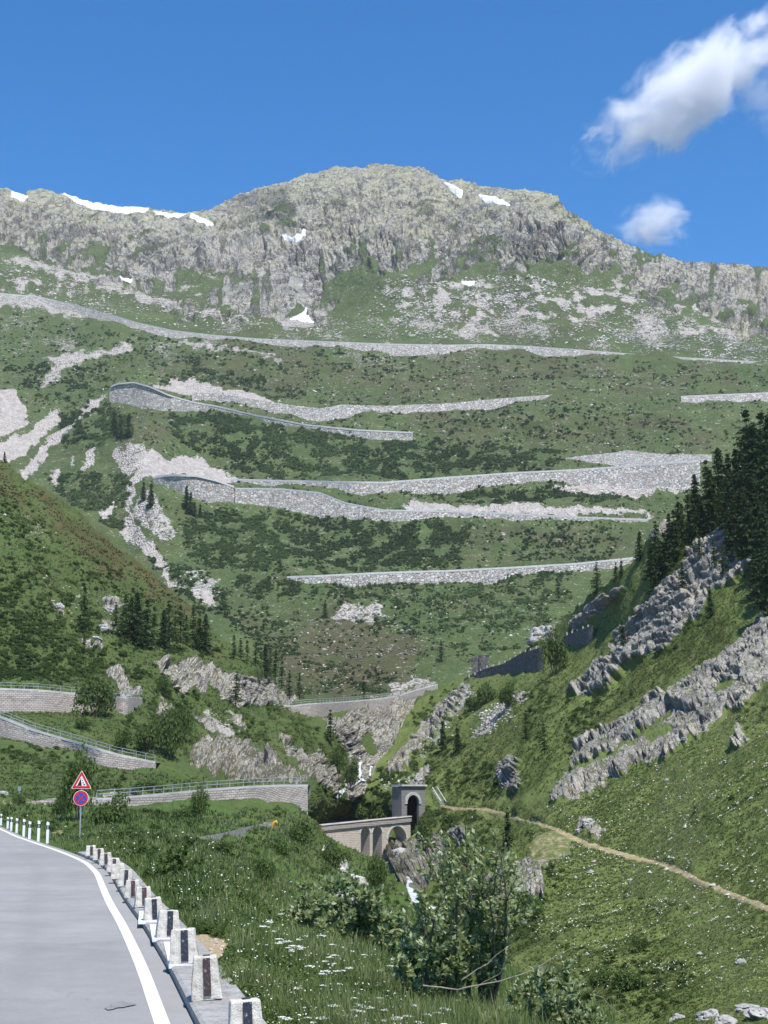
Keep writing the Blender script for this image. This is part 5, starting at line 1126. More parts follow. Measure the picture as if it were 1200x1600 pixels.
m1 = Pb + np.stack([dx_ * lean * .35, dy_ * lean * .35, hgt * .6], -1); m2 = Pb + np.stack([dx_ * lean, dy_ * lean, hgt], -1); b0 = Pb - [0, 0, .04]
V = np.stack([b0 - sd_, b0 + sd_, m1 + sd_ * .8, m1 - sd_ * .8, m2], 1).reshape(-1, 3); I = np.arange(n)[:, None] * 5
tb = np.clip(.45 + cl * .5 + rng.normal(0, .2, n), 0, 1)
tag(link('grass', mesh_np('grass', V, [I + [0, 1, 2, 3], I + [3, 2, 4]], M_BLD, dict(tint=np.repeat(tb, 5)))), kind='stuff')
# broad leaved herbs among the blades
P_, q_ = in_polys(S4, [[(330,1500),(260,1400),(210,1352),(330,1360),(450,1430),(600,1480),(640,1520),(640,1690),(430,1690)],([(130,1325),(0,1285),(200,1285),(330,1340),(200,1345)], .8)], 420, verge_ok, clump=-.05)
scatter('herbs', [(P_, rng.uniform(.10, .26, len(P_)) * np.clip(P_[:, 1] / 30, 1, 2.2))], M_BSH, T_MID)
# white umbels
def umbel(seed):
    g = np.random.default_rng(seed); C = []; 
    for k in range(26):
        r = .09 * math.sqrt(g.random()); a = g.uniform(0, 6.28); C.append((r * math.cos(a), r * math.sin(a), .012 - r * r * 2.2 + g.uniform(-.004, .004)))
    C = np.array(C); return cards(C, np.tile([0, 0, 1.], (26, 1)) + g.normal(size=(26, 3)) * .35, .024, .020, np.clip(g.normal(.6, .25, 26), 0, 1))
UM = []; 
for k in range(4): V_, Q_, T_ = umbel(700 + k); UM.append(mesh_np('flower_head', V_, Q_, M_FLW, dict(tint=T_)))
USTEM = MB().tube([(0, 0, -.75), (.01, 0, -.3), (0, 0, 0)], [.006, .005, .004], 5).mesh('stalk', M_STEM)
FL = []
for cx, cy, sx, sy, m in ((425,1450,14,10,5),(450,1470,22,10,12),(470,1478,20,8,9),(500,1490,30,16,12),(540,1520,30,12,9),(490,1520,30,12,8),(630,1522,24,10,5),(660,1535,14,8,4),(600,1590,40,8,20),(660,1585,25,8,16),(490,1592,22,6,10),(560,1570,40,12,8),(420,1440,16,8,4),(700,1592,16,6,6),(575,1600,30,5,6),(520,1535,24,10,4)):
    for _ in range(int(m * .65)): FL.append((cx + random.gauss(0, sx * .9), cy + random.gauss(0, sy * 1.3)))
for i, (a_, b_) in enumerate(FL):
    gp_ = S4.surf(a_, min(b_ + 32, 1690)); h = random.uniform(.35, .7); D = gp_[1]; hp_ = unproj(a_, b_, D)
    zg = gp_[2]; zz_ = max(hp_[2], zg + .2); s = random.uniform(.45, .95) * (D / 26 if D > 26 else 1)
    o = empty('umbel_flower', (float(hp_[0]), float(D), float(zz_)), 'white flat topped umbel flower standing in the roadside grass', 'wildflower', 'white umbel flowers on the verge')
    o.scale = (s, s, max(s * .8, (zz_ - zg + .05) / .75)); link('flower_head', UM[i % 4], o); link('stalk', USTEM, o)
# little white and yellow meadow flowers further off: stuff
P_, q_ = in_polys(S4, [[(130,1325),(0,1288),(220,1285),(420,1360),(560,1450),(640,1500),(640,1690),(440,1690),(300,1440),(210,1350)]], 90, verge_ok)
P2_, q2_ = in_polys(S2, [[(860,1270),(1000,1200),(1200,1100),(1260,1100),(1260,1560),(900,1560),(800,1420)]], 130, norock, clump=.10)
C = np.concatenate([P_ + [0, 0, .28], P2_ + [0, 0, .3]]); S = np.concatenate([P_[:, 1] * .0007, P2_[:, 1] * .00055]) * rng.uniform(.5, 1.2, len(C))
V_, Q_, T_ = cards(C, rng.normal(size=(len(C), 3)) * .4 + [0, -.4, 1], S, S * .8, rng.uniform(0, 1, len(C)))
tag(link('small_flowers', mesh_np('small_flowers', V_, Q_, M_FLW, dict(tint=T_))), kind='stuff')

# ------------------------------------------------------------------ willow shrubs and the bare branch
def willow(name, base, tips, D, label, nleaf, lsz, twigs=5, dmul=1.0, bend=.25, mat=None):
    bp = [unproj(a, b, D + random.uniform(-.4, .4)) for a, b in base]; root = np.mean(bp, 0); o = empty(name, tuple(root), label, 'shrub'); st = MB(); C = []; Nn = []; U = []
    g = np.random.default_rng(len(tips) * 31 + nleaf)
    for a, b in tips:
        tip = unproj(a, b, D + g.uniform(-1.2, 1.2) * dmul); b0 = bp[int(np.argmin([abs(q[0] - tip[0]) + g.uniform(0, .6) for q in bp]))]
        mid = b0 * .45 + tip * .55 + np.array([g.normal() * bend, g.normal() * bend, abs(g.normal()) * .1]); L = np.linalg.norm(tip - b0)
        fs = np.linspace(0, 1, 9)[:, None]; cur = (1 - fs) ** 2 * b0 + 2 * fs * (1 - fs) * mid + fs ** 2 * tip
        st.tube(cur - root, np.linspace(.035, .006, 9) * min(1.2, L / 2.5 + .3), 5)
        tw = [(cur, .25, 1.0)]
        for k in range(twigs):
            f = g.uniform(.35, .95); i = int(f * 8); p0 = cur[i]; d = g.normal(size=3) * [1, 1, .6] + [0, 0, .55]; d /= np.linalg.norm(d); ln = L * g.uniform(.14, .30)
            e_ = np.stack([p0 + d * ln * t_ + np.array([0, 0, .12 * ln * t_ * t_]) for t_ in np.linspace(0, 1, 5)]); st.tube(e_ - root, np.linspace(.012, .004, 5), 4); tw.append((e_, .1, .7))
        for e_, f0, wgt in tw:
            m = int(nleaf / len(tips) / (twigs * .7 + 1) * wgt); f = f0 + (1 - f0) * g.random(m) ** .8; x_ = f * (len(e_) - 1); i = np.minimum(x_.astype(int), len(e_) - 2); fr = (x_ - i)[:, None]
            p = e_[i] * (1 - fr) + e_[i + 1] * fr; ax = e_[i + 1] - e_[i]; ax /= np.linalg.norm(ax, axis=1, keepdims=True); u = g.normal(size=(m, 3)) + ax * 1.1 + [0, 0, .25]; u /= np.linalg.norm(u, axis=1, keepdims=True)
            C.append(p); U.append(u); Nn.append(g.normal(size=(m, 3)) * .7 + [.2, -.5, .9])
    C = np.concatenate(C); U = np.concatenate(U); Nn = np.concatenate(Nn); W = np.cross(Nn, U); W /= np.linalg.norm(W, axis=1, keepdims=True) + 1e-9; n = len(C); ln = lsz * g.uniform(.6, 1.25, n)[:, None]; Z = np.cross(U, W)
    V = np.stack([C, C + U * ln * .5 + W * ln * .24 + Z * ln * .05, C + U * ln, C + U * ln * .5 - W * ln * .24 + Z * ln * .05], 1).reshape(-1, 3) - root
    st.obj('branches', M_BARK, o); link('foliage', mesh_np('foliage', V, np.arange(4 * n).reshape(n, 4), mat or M_WIL, dict(tint=np.repeat(np.clip(g.beta(1.6, 1.4, n), 0, 1), 4))), o)
willow('willow_shrub', [(640,1590),(670,1590),(700,1595),(730,1600),(760,1600)], [(727,1288),(742,1302),(702,1318),(772,1300),(776,1340),(690,1352),(668,1385),(655,1420),(795,1345),(760,1385),(722,1360),(735,1420),(700,1430),(640,1455),(632,1500),(680,1480),(770,1440),(715,1480),(655,1530),(745,1475),(690,1400),(650,1480),(672,1515),(705,1530),(790,1318),(640,1540),(628,1530)], 27.5,
       'large silvery leaved willow shrub rising from the verge in front of the gorge', 11500, .12, 8)
willow('willow_shrub', [(520,1490),(560,1492),(600,1495),(480,1470)], [(500,1372),(530,1368),(475,1400),(460,1420),(545,1385),(570,1395),(590,1410),(610,1420),(490,1420),(520,1410),(550,1430),(580,1440),(600,1455),(450,1440),(505,1450),(630,1440),(560,1460)], 44,
       'lower broad willow shrub with pale leaves behind the flowering verge', 12000, .19, 7, 2.0)
willow('willow_shrub', [(250,1420),(275,1430),(300,1440)], [(255,1340),(268,1325),(285,1345),(300,1355),(310,1375),(245,1360),(290,1330),(240,1385),(275,1370),(320,1395)], 48,
       'small leafy willow shrub on the verge right behind the guard stones', 6000, .17, 6, 1.5, mat=M_BSH)
willow('willow_shrub', [(820,1640),(870,1650),(920,1660)], [(800,1545),(830,1535),(850,1520),(872,1535),(890,1555),(850,1560),(820,1575),(905,1585),(940,1600),(780,1580),(760,1590),(870,1590),(800,1600)], 24,
       'low sprawling willow at the bottom edge right of the big shrub', 9000, .11, 7)
bd = 25.5; U3 = lambda a, b, dd=0: unproj(a, b, bd + dd)
def limb(L, r0, r1): 
    p = np.array([U3(*q) for q in L]); k = np.linspace(0, len(p) - 1, 14); i = np.minimum(k.astype(int), len(p) - 2); f = (k - i)[:, None]; pp = p[i] * (1 - f) + p[i + 1] * f
    pp += np.stack([fbm(pp * 2.5 + 7 * c, 2, 97) for c in range(3)], -1) * .05; return pp, np.linspace(r0, r1, 14)
br = empty('bare_branch', tuple(U3(720, 1548)), 'bare grey forked branch reaching out over the gorge beside the willow', 'branch'); o0 = np.array(br.location)
for L, a, b in (([(660,1540),(720,1545),(790,1530),(838,1512)], .028, .018),([(838,1512),(870,1490),(905,1480)], .016, .004),([(838,1512),(868,1514),(892,1528)], .014, .005),([(838,1512),(862,1528),(885,1536),(907,1533)], .014, .004),([(720,1530),(760,1510),(778,1490),(800,1475)], .018, .005),([(740,1545),(780,1520),(800,1490)], .012, .004),([(840,1570),(890,1575),(940,1592)], .012, .004),([(900,1550),(940,1560),(980,1590)], .012, .004)):
    pp, rr = limb(L, a, b); link('limb', MB().tube(pp - o0, rr * .5, 6).mesh('limb', M_DEAD), br)

# ------------------------------------------------------------------ boulders, snow, path, water
def boulder_mesh(seed, mat):
    bm = bmesh.new(); bmesh.ops.create_icosphere(bm, subdivisions=4, radius=1); co_ = np.array([v.co for v in bm.verts])
    r = 1 + .30 * fbm(co_ * 1.1 + seed * 5.3, 2, seed) + .42 * facet(co_ * 1.5 + seed, seed, 1.2) * .6 + .05 * fbm(co_ * 5, 2, seed)
    co_ = co_ * r[:, None] * np.array([1, .85, .68]); me = bpy.data.meshes.new('boulder')
    for v, c in zip(bm.verts, co_): v.co = c
    bm.to_mesh(me); bm.free(); me.materials.append(mat); return me
t = NT('pale boulder gneiss'); P_ = t.pos(); Po = t.pos(obj=True); n1 = t.noise(Po, 1.6, 6, .7); n2 = t.noise(Po, 9, 5, .7)
M_BOU = t.done(t.bsdf(t.ramp(t.math('ADD', t.math('MULTIPLY', n1, .6), t.math('MULTIPLY', n2, .4)), [(.35, (.16, .155, .15)), (.5, (.36, .35, .33)), (.66, (.52, .51, .46))]), .95, t.bump(n2, .7, .08)))
BOU = [boulder_mesh(800 + k, M_BOU) for k in range(6)]
BO = [(S3,160,985,20,'pale flat boulder near the left larch on the hillside'),(S3,170,955,16,'pale boulder outcrop above the left conifer clump'),(S3,150,1003,18,'low pale slab in front of the left larch'),(S3,90,952,16,'pale weathered boulder high on the left hillside'),
      (S3,4,1248,16,'big grey boulder at the left edge beside the road bend'),(S1,268,662,12,'pale boulder on the green shoulder below the upper hairpin'),(S1,642,524,9,'white boulder just above the topmost road'),(S1,588,956,14,'largest white boulder of the valley floor stone group'),(S1,600,958,9,'white boulder right of the largest valley floor stone'),
      (S1,535,953,10,'left flat white stone on the valley floor'),(S1,556,956,12,'broad white stone left of the largest valley floor boulder'),(S2,922,1297,22,'grey rock beside the footpath on the right slope'),(S2,905,1304,14,'bright flat stone at the edge of the footpath'),(S2,1075,1165,10,'small grey rock below the long right cliff'),
      (S2,1040,1215,9,'little pale stone on the meadow under the cliff'),(S2,1160,1510,18,'grey rock lying low on the near right meadow'),(S2,985,1372,9,'white stone just below the footpath'),(S2,1105,1592,36,'big pale boulder at the bottom right corner'),(S2,1165,1568,40,'broad pale boulder slab at the lower right edge'),(S2,1060,1592,30,'rounded pale rock left of the bottom right boulder'),(S2,1195,1585,60,'large pale slab boulder cut by the right edge at the bottom'),(S2,1135,1600,44,'pale grey boulder at the very bottom between two bigger ones'),
      (S2,790,1216,15,'tall grey rock sticking out of the bushes on the right slope'),(S2,655,1222,14,'grey rock right above the tunnel portal'),(S1,693,671,9,'single pale rock on the upper green terrace'),(S1,560,668,8,'pale rock near the right end of the upper hairpin road'),(S1,925,618,9,'pale boulder above the right road terrace'),(S1,888,1002-20,9,'pale stone above the dark wall near the right slope'),
      (S1,730,643,7,'small pale rock on the brown terrace'),(S1,786,836,9,'grey rock in the meadow above the lowest embankment'),(S1,686,836,8,'pale square stone in the meadow over the lowest embankment'),(S1,1010,842,10,'flat pale stone near the right trees above the lowest embankment'),(S1,40,440,14,'dark summit side boulder on the upper left slope'),(S1,712,472,9,'grey boulder on the grass below the cliffs'),
      (S1,756,468,10,'broad grey boulder on the grass under the central cliff'),(S2,842,985,34,'rugged grey rock tower on the slope above the dark wall'),(S2,858,975,16,'pale pointed rock on the right of the rock tower'),(S2,612,1262,14,'pale rock beside the tunnel end of the viaduct'),(S2,630,1342,26,'bulging brown rock under the big viaduct arch'),(S2,690,1345,30,'dark grey rock in the gorge right of the viaduct')]
for i, (sh, a, b, wpx, lab) in enumerate(BO):
    p = sh.surf(a, b); r = wpx * p[1] / F / 2; o = tag(link('boulder', BOU[i % 6], loc=tuple(p)), lab, 'boulder'); zf = 1.5 if 'tower' in lab or 'tall' in lab else .55 if 'slab' in lab else random.uniform(.8, 1.1)
    o.scale = (r, r, r * zf); o.rotation_euler = (random.uniform(-.2, .2), random.uniform(-.2, .2), random.uniform(0, 6.28))
# loose stones nobody could count
def stone_t(seed):
    g = np.random.default_rng(seed); V = np.array([[1,0,0],[-1,0,0],[0,1,0],[0,-1,0],[0,0,1],[0,0,-1]], float) * g.uniform(.5, 1.1, (6, 1)) + g.normal(size=(6, 3)) * .12; V[:, 2] *= .75
    return V, np.array([[0,2,4],[2,1,4],[1,3,4],[3,0,4],[2,0,5],[1,2,5],[3,1,5],[0,3,5]]), np.repeat(g.uniform(.2, .9), 6)
ST = [stone_t(900 + k) for k in range(8)]
t = NT('loose stones'); a = t.attr('tint'); n1 = t.noise(t.pos(), 1.5, 4, .6); M_STN = t.done(t.bsdf(t.mix(t.math('MULTIPLY', n1, .5), t.ramp(a, [(0, (.20, .195, .19)), (.5, (.40, .385, .36)), (1, (.60, .58, .53))]), (.3, .27, .24, 1)), .95))
P1_, q = in_polys(S1, [([(0,400),(240,465),(520,500),(640,440),(900,430),(1200,540),(1200,575),(700,530),(300,515),(0,460)], 1),([(600,440),(860,430),(820,525),(620,520)], 1.6),([(980,490),(1200,540),(1200,570),(900,545)], 1.6),([(0,560),(300,560),(500,560),(1200,590),(1200,640),(640,690),(280,640)], .12),([(60,570),(130,560),(120,600),(50,610)], .7),([(400,950),(680,960),(660,1070),(470,1090)], .25),([(290,890),(345,900),(330,945),(270,920)], 2.5),([(470,920),(900,930),(880,1000),(560,970)], .15),([(640,690),(1100,680),(1090,705),(680,712)], .25),([(860,760),(1075,755),(1070,770),(900,772)], 3)], 420, lambda s, a, b: s.get('rock', a, b) < .6, clump=-.06)
P3_, q = in_polys(S3, [([(0,780),(90,830),(60,860),(0,850)], .25),([(320,1105),(390,1145),(340,1150)], 1.5),([(545,1200),(610,1180),(560,1250),(530,1255)], 2),([(60,900),(220,940),(190,1000),(100,980)], .3)], 260)
P2_, q = in_polys(S2, [([(735,1150),(770,1110),(818,1078),(832,1082),(800,1110),(760,1148)], 5),([(640,1190),(735,1080),(760,1075),(670,1170)], 2),([(600,1210),(650,1200),(640,1230),(590,1240)], 1.5),([(700,1250),(900,1300),(1200,1200),(1200,1500),(800,1450)], .012)], 420)
P4_, q = in_polys(S4, [([(500,1325),(520,1335),(585,1385),(575,1395),(505,1345)], 3),([(270,1500),(300,1460),(362,1475),(315,1520)], .6)], 300)
scatter('rubble', [(P1_, rng.uniform(.5, 2.2, len(P1_)) * P1_[:, 1] / 1500.), (P3_, rng.uniform(.15, .6, len(P3_))), (P2_, rng.uniform(.15, .55, len(P2_))), (P4_, rng.uniform(.06, .22, len(P4_)) * P4_[:, 1] / 90)], M_STN, ST, sink=-.1)

def drape(name, poly, sheet, off, mat, step=1.2, edge=3.0, **tg_):
    a = np.array(poly, float); (x0, y0), (x1, y1) = a.min(0) - 2, a.max(0) + 2; xs = np.arange(x0, x1, step); ys = np.arange(y0, y1, step); X, Y = np.meshgrid(xs, ys); h, w = X.shape
    m = polymask(X.ravel() + 1.5 * fbm(np.stack([X.ravel() / 9, Y.ravel() / 5, 0 * X.ravel()], -1), 3, 98), Y.ravel(), a, edge).reshape(h, w); P = sheet.surf(X, Y); P[..., 1] -= (m - .35) * off; P[..., 2] += (m - .35) * off * .5
    I = np.arange(h * w).reshape(h, w); Q = np.stack([I[:-1, :-1], I[1:, :-1], I[1:, 1:], I[:-1, 1:]], -1).reshape(-1, 4); mq = m.ravel()[Q].mean(1) > .3
    Q = Q[mq]; used, inv = np.unique(Q, return_inverse=True)
    return tag(link(name, mesh_np(name, P.reshape(-1, 3)[used], inv.reshape(-1, 4), mat, smooth=True)), **tg_)
t = NT('old summer snow'); n1 = t.noise(t.pos(), .08, 5, .6); M_SNOW = t.done(t.bsdf(t.ramp(n1, [(.35, (.50, .51, .53)), (.6, (.72, .73, .74))]), .7))
for poly, lab in (([(96,299),(130,310),(165,316),(212,324),(232,325),(225,332),(195,332),(150,322),(118,312)], 'long white snow band along the left mountain ridge'),([(18,293),(44,302),(38,309),(18,301)], 'small snow patch at the far left end of the ridge'),([(240,326),(292,331),(280,335),(245,332)], 'thin snow strip right of the long ridge snow band'),([(298,330),(334,343),(325,345),(296,336)], 'thin slanting snow streak where the two ridges meet'),
                  ([(438,357),(455,358),(475,346),(472,354),(462,364),(440,362)], 'snow patch on the upper left face of the summit'),([(454,491),(467,489),(483,479),(476,491),(490,499),(470,499)], 'forked snow patch low down above the topmost road'),([(694,280),(708,286),(723,294),(720,301),(706,294)], 'bright snow patch right of the summit'),([(749,298),(770,300),(797,312),(780,310),(755,304)], 'narrow snow patch on the right shoulder of the summit'),([(722,437),(742,438),(740,444),(724,443)], 'tiny snow patch on the stony ground under the cliffs'),([(188,432),(207,436),(205,441),(192,439)], 'tiny snow patch on the left under the long ridge')):
    drape('snow_patch', poly, S1, 4.0, M_SNOW, label=lab, cat='snow patch')
tp = np.array(TRAIL, float); xs = np.arange(686, 1262, 3.0); yc = np.interp(xs, tp[:, 0], tp[:, 1]); wd = np.interp(xs, [684, 860, 1200], [2.2, 3.6, 6.5]) * (1 + .5 * fbm(np.stack([xs / 14, 0 * xs, 0 * xs], -1), 3, 99))
L_ = [S2.surf(xs, yc + wd * k) + np.array([0, -.06, .07 if abs(k) < .9 else -.03]) for k in (-1, -.5, 0, .5, 1)]
V = np.stack(L_); n = len(xs); I = np.arange(5 * n).reshape(5, n); t = NT('trodden earth path'); n1 = t.noise(t.pos(), 1.2, 5, .65); M_PATH = t.done(t.bsdf(t.ramp(n1, [(.35, (.16, .15, .06)), (.5, (.29, .235, .13)), (.68, (.42, .35, .23))]), .95))
tag(link('path', mesh_np('path', V.reshape(-1, 3), np.stack([I[:-1, :-1], I[1:, :-1], I[1:, 1:], I[:-1, 1:]], -1).reshape(-1, 4), M_PATH, smooth=True)), kind='structure')
t = NT('white water'); n1 = t.noise(t.pos((1, 1, .3)), 1.1, 5, .65); M_WAT = t.done(t.bsdf(t.ramp(n1, [(.40, (.22, .27, .30)), (.52, (.70, .73, .75)), (.65, (.86, .87, .88))]), .3, t.bump(n1, .6, .2)))
def ribbon(name, pts, sheet, label=None, kind=None, off=.35):
    P = []; 
    p = np.array(pts, float); k = np.linspace(0, len(p) - 1, len(p) * 6); i = np.minimum(k.astype(int), len(p) - 2); f = (k - i)[:, None]; p = p[i] * (1 - f) + p[i + 1] * f
    rows = []
    for a, b, w_ in p:
        xs_ = a + w_ * np.array([-.5, -.2, .2, .5]) + random.uniform(-.5, .5); r = sheet.surf(xs_, np.full(4, b)) if sheet is not None else None
        rows.append(r + np.array([0, -off, off * .4]))
    V = np.stack(rows); m = len(V); I = np.arange(m * 4).reshape(m, 4)
    return tag(link(name, mesh_np(name, V.reshape(-1, 3), np.stack([I[:-1, :-1], I[1:, :-1], I[1:, 1:], I[:-1, 1:]], -1).reshape(-1, 4), M_WAT, smooth=True)), label, 'waterfall' if label else None, None, kind)
ribbon('waterfall', [(557,1206,4),(559,1216,5),(556,1226,6),(562,1231,9)], S3, 'thin white waterfall, left one of two in the upper gorge', off=.9)
ribbon('waterfall', [(577,1207,4),(575,1214,4),(574,1220,4)], S3, 'short white waterfall, right one of two in the upper gorge', off=.9)
ribbon('stream', [(565,1229,12),(548,1232,12),(530,1240,9),(527,1246,8),(535,1262,6)], S3, None, 'structure', .7)
gi = lambda py: float(np.interp(0, (lambda d_: (unproj(np.full(len(gd), 640.), np.full(len(gd), py), gd)[:, 2] - gz - .5)[::-1])(0), gd[::-1]))
rows = []
for a, b, w_ in ((636,1372,6),(640,1380,10),(642,1388,14),(640,1397,20),(650,1408,22),(675,1420,18),(720,1435,16),(758,1450,18),(768,1465,22),(770,1480,24),(762,1500,22),(770,1520,26),(790,1560,30)):
    D = gi(b); rows.append([unproj(a + w_ * k, b, D) + np.array([0, 0, .35 * (1 - abs(k))]) for k in (-.5, -.2, .2, .5)])
V = np.array(rows); m = len(V); I = np.arange(m * 4).reshape(m, 4); tag(link('stream', mesh_np('stream', V.reshape(-1, 3), np.stack([I[:-1, :-1], I[1:, :-1], I[1:, 1:], I[:-1, 1:]], -1).reshape(-1, 4), M_WAT, smooth=True)), kind='structure')
# ------------------------------------------------------------------ small things on the roads
M_CARB = plain('blue car paint', (.03, .14, .42), .3, .05, 2, spec=.5); M_GLS = plain('dark car glass', (.02, .025, .03), .1, .05, 2, spec=.6); M_TYR = plain('black tyre rubber', (.015, .015, .015), .8, .1, 4)
i = int(np.argmin(np.abs(HP1T[:, 0] - S1.surf(236, 606)[0]))); cp_ = HP1T[i] + np.array([0, 3.2, -.06]); cdir = HP1T[min(i + 6, len(HP1T) - 1)] - HP1T[max(i - 6, 0)]; car = empty('car', tuple(cp_), 'tiny blue car driving round the upper hairpin bend', 'car'); car.rotation_euler.z = math.atan2(cdir[1], cdir[0])
bd_ = MB().prism([(-2.1,.35),(2.1,.35),(2.15,.75),(1.1,.95),(.5,1.5),(-1.5,1.5),(-2.05,1.0)], -.85, .85).mesh('body', M_CARB); link('body', bd_, car)
for sy in (-.86, .86): link('window', MB().prism([(.85,.98),(.4,1.4),(-1.35,1.4),(-1.7,1.02)], sy - .02, sy + .02).mesh('window', M_GLS), car)
for sx in (-1.3, 1.3):
    for sy in (-.8, .8): link('wheel', MB().tube([(sx, sy - .1, .33), (sx, sy + .1, .33)], .33, 14).mesh('wheel', M_TYR), car)
# motorcyclist on the lower left road
bq = S3.surf(205, 1250); bz = float(unproj(205, 1247.5, bq[1])[2]); mo = empty('motorcycle', (bq[0], bq[1] + 1.5, bz), 'dark motorcycle half hidden behind the lowest left road wall', 'motorcycle')
for sx in (-.7, .7):
    wv = MB(); 
    for k in range(16): a0, a1 = 2*math.pi*k/16, 2*math.pi*(k+1)/16; wv.tube([(sx+.30*math.cos(a0), 0, .33+.30*math.sin(a0)), (sx+.30*math.cos(a1), 0, .33+.30*math.sin(a1))], .06, 6, False)
    link('wheel', wv.mesh('wheel', M_TYR), mo)
link('body', MB().prism([(-.75,.62),(-.2,.45),(.35,.45),(.6,.75),(.45,1.0),(.1,.98),(-.1,.82),(-.8,.86)], -.14, .14).mesh('body', plain('dark motorcycle enamel', (.03, .03, .035), .3)), mo)
link('fork', MB().tube([(.7, 0, .33), (.45, 0, 1.05), (.38, .3, 1.1), (.45, 0, 1.05), (.38, -.3, 1.1)], .03, 6).mesh('fork', M_STEEL), mo)
def person(loc, rz, label, jacket, trousers, helmet):
    V = [(0,0,.95),(0.02,0,1.2),(.10,0,1.42),(.14,0,1.56),(.17,0,1.70),(.18,0,1.78), (.12,.2,1.40),(.32,.25,1.2),(.42,.28,1.1), (.12,-.2,1.40),(.32,-.25,1.2),(.42,-.28,1.1), (.02,.13,.92),(.38,.2,.80),(.12,.2,.42),(.22,.2,.38), (.02,-.13,.92),(.38,-.2,.80),(.12,-.2,.42),(.22,-.2,.38)]
    E = [(0,1),(1,2),(2,3),(3,4),(4,5),(2,6),(6,7),(7,8),(2,9),(9,10),(10,11),(0,12),(12,13),(13,14),(14,15),(0,16),(16,17),(17,18),(18,19)]
    R = [.17,.17,.16,.07,.12,.10,.085,.06,.045,.085,.06,.045,.11,.085,.06,.05,.11,.085,.06,.05]
    me = bpy.data.meshes.new('person'); me.from_pydata(V, E, []); o = link('person', me, None, loc); o.rotation_euler.z = rz
    m = o.modifiers.new('skin', 'SKIN'); 
    for v, r in zip(me.skin_vertices[0].data, R): v.radius = (r, r)
    me.skin_vertices[0].data[0].use_root = True; o.modifiers.new('sub', 'SUBSURF').levels = 1; o.modifiers['sub'].render_levels = 2
    me.materials.append(jacket); tag(o, label, 'person')
    bm = bmesh.new(); bmesh.ops.create_uvsphere(bm, u_segments=16, v_segments=10, radius=.155); h = bpy.data.meshes.new('helmet'); bm.to_mesh(h); bm.free(); h.materials.append(helmet); link('helmet', h, o, (.18, 0, 1.74))
    link('visor', MB().box((.315, 0, 1.75), (.04, .18, .09)).mesh('visor', M_GLS), o); return o
person(tuple(mo.location + Vector((-.15, 0, -.1))), 0, 'rider in dark blue jacket and helmet on the motorcycle above the low wall', plain('dark blue jacket', (.035, .05, .10), .8), None, plain('dark helmet', (.03, .03, .04), .3))
# slim guard posts along the dark wall
k = 0; GP = [(733,1056),(742,1052),(751,1048),(761,1042),(771,1040),(780,1037),(789,1034),(797,1030),(805,1025),(813,1020),(821,1018),(829,1015),(838,1012),(886,991),(894,988),(902,985),(911,981),(919,978)]
gme = stone_mesh('guard_stone', .42, .35, .95, 77, plain('grey guard stone', (.38, .37, .35), .9, .3, 3, .4))
for i, (a, b) in enumerate(GP):
    Dw = float(S2.surf(a, b + 10)[1]) - 2.0 + .6; p = unproj(a, b + 1.5, Dw)
    tag(link('guard_stone', gme, loc=tuple(p - [0, 0, .25])), '%s little grey guard stone from the left along the dark road wall' % ordinal(i), 'guard stone', 'guard stones on the dark wall').scale = (1, 1, random.uniform(.8, 1.15))

# ------------------------------------------------------------------ clouds: real volumes high behind the ridge
def cloud(name, px, py, D, hw, hh, hd, rot, label, dens, seed, sc=1.4, bias=.0):
    bm = bmesh.new(); bmesh.ops.create_icosphere(bm, subdivisions=3, radius=1.0); me = bpy.data.meshes.new(name); bm.to_mesh(me); bm.free()
    o = link(name, me, None, tuple(unproj(px, py, D))); u = D / F; o.scale = (hw * u, hd * u, hh * u); o.rotation_euler = (0, -rot, 0)
    t = NT('cloud vapour ' + label[:12]); P = t.n('TexCoord').outputs['Object']; r = t.n('VectorMath', {0: P}, operation='LENGTH').outputs['Value']
    Pn = t.n('Mapping', {'Vector': P, 'Location': (seed * 3.1, seed * 1.7, seed), 'Scale': (1.0 * hw / hh * .75, 1, 1)}).outputs[0]
    n1 = t.noise(Pn, sc, 7, .62, .5)
    f = t.math('ADD', t.math('MULTIPLY', t.math('SUBTRACT', n1, .5), 2.6), t.math('SUBTRACT', .42 + bias, t.math('POWER', r, 1.6)))
    dn = t.math('MULTIPLY', t.step(f, .0, .85), dens)
    v = t.n('VolumePrincipled', {'Color': (.98, .98, 1, 1), 'Density': dn, 'Anisotropy': .1}); t.t.links.new(v.outputs[0], t.out.inputs['Volume'])
    me.materials.append(t.m); return tag(o, label, 'cloud')
cloud('cloud', 1022, 352, 5200, 74, 54, 60, 0, 'small white puffy cloud just above the right mountain ridge', .018, 1, 1.6, .26)
cloud('cloud', 1082, 140, 5200, 250, 86, 95, .60, 'long ragged white cloud slanting up to the top right corner', .02, 5, 1.9, .36)
cloud('cloud', 1195, 160, 5300, 60, 90, 60, .3, 'thin wispy cloud at the right edge below the long cloud', .008, 9, 1.6, .12)
SC.cycles.volume_bounces = 8; SC.cycles.volume_step_rate = 1.0

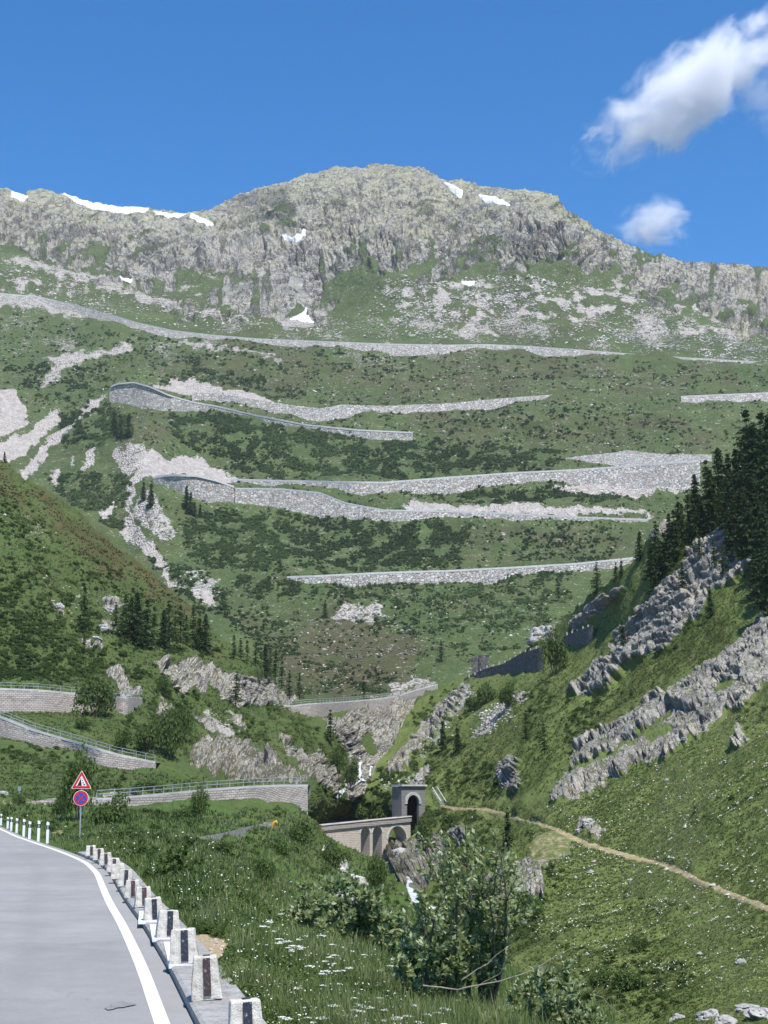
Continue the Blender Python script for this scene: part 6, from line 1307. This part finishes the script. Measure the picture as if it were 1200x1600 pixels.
# ------------------------------------------------------------------ the air of the valley
hz = MB().box((0, 1500, 480), (5200, 3800, 1060)).mesh('haze', None); t = NT('pale valley air')
v = t.n('VolumePrincipled', {'Color': (.88, .93, 1.0, 1), 'Density': .000042, 'Anisotropy': .2}); t.t.links.new(v.outputs[0], t.out.inputs['Volume']); hz.materials.append(t.m)
tag(link('haze', hz), kind='stuff')
# ------------------------------------------------------------------ camera, sky, sun
cam = bpy.data.cameras.new('camera'); co = bpy.data.objects.new('camera', cam); COL.objects.link(co)
cam.sensor_fit = 'VERTICAL'; cam.sensor_height = 32.0; cam.lens = 32.0 * F / 1600.0
cam.clip_start = .1; cam.clip_end = 60000
co.location = (0, 0, CAMZ); co.rotation_euler = (math.pi / 2 + PITCH, 0, 0)
SC.camera = co
SUN_EL, SUN_AZ = math.radians(62), math.radians(152)      # azimuth clockwise from the view direction (+Y): right and behind
w = bpy.data.worlds.new('World'); SC.world = w; w.use_nodes = True
nt = w.node_tree; bg = nt.nodes['Background']
sky = nt.nodes.new('ShaderNodeTexSky'); sky.sky_type = 'NISHITA'; sky.sun_disc = False
sky.sun_elevation = SUN_EL; sky.sun_rotation = SUN_AZ; sky.altitude = 1800; sky.air_density = 1.0; sky.dust_density = .15; sky.ozone_density = 4.0
hs = nt.nodes.new('ShaderNodeHueSaturation'); hs.inputs['Saturation'].default_value = 1.33; nt.links.new(sky.outputs[0], hs.inputs['Color'])
nt.links.new(hs.outputs[0], bg.inputs[0]); bg.inputs[1].default_value = .125
sl = bpy.data.lights.new('sun', 'SUN'); sl.energy = 4.2; sl.angle = math.radians(.53); sl.color = (1, .955, .89)
so = bpy.data.objects.new('sun', sl); COL.objects.link(so)
sd = Vector((math.sin(SUN_AZ) * math.cos(SUN_EL), math.cos(SUN_AZ) * math.cos(SUN_EL), math.sin(SUN_EL)))
so.rotation_euler = sd.to_track_quat('Z', 'Y').to_euler(); so.location = (40, -40, 120)
vs = SC.view_settings; vs.view_transform = 'Standard'; vs.look = 'None'; vs.exposure = .7; vs.gamma = 1
print('script', time.time() - T0)
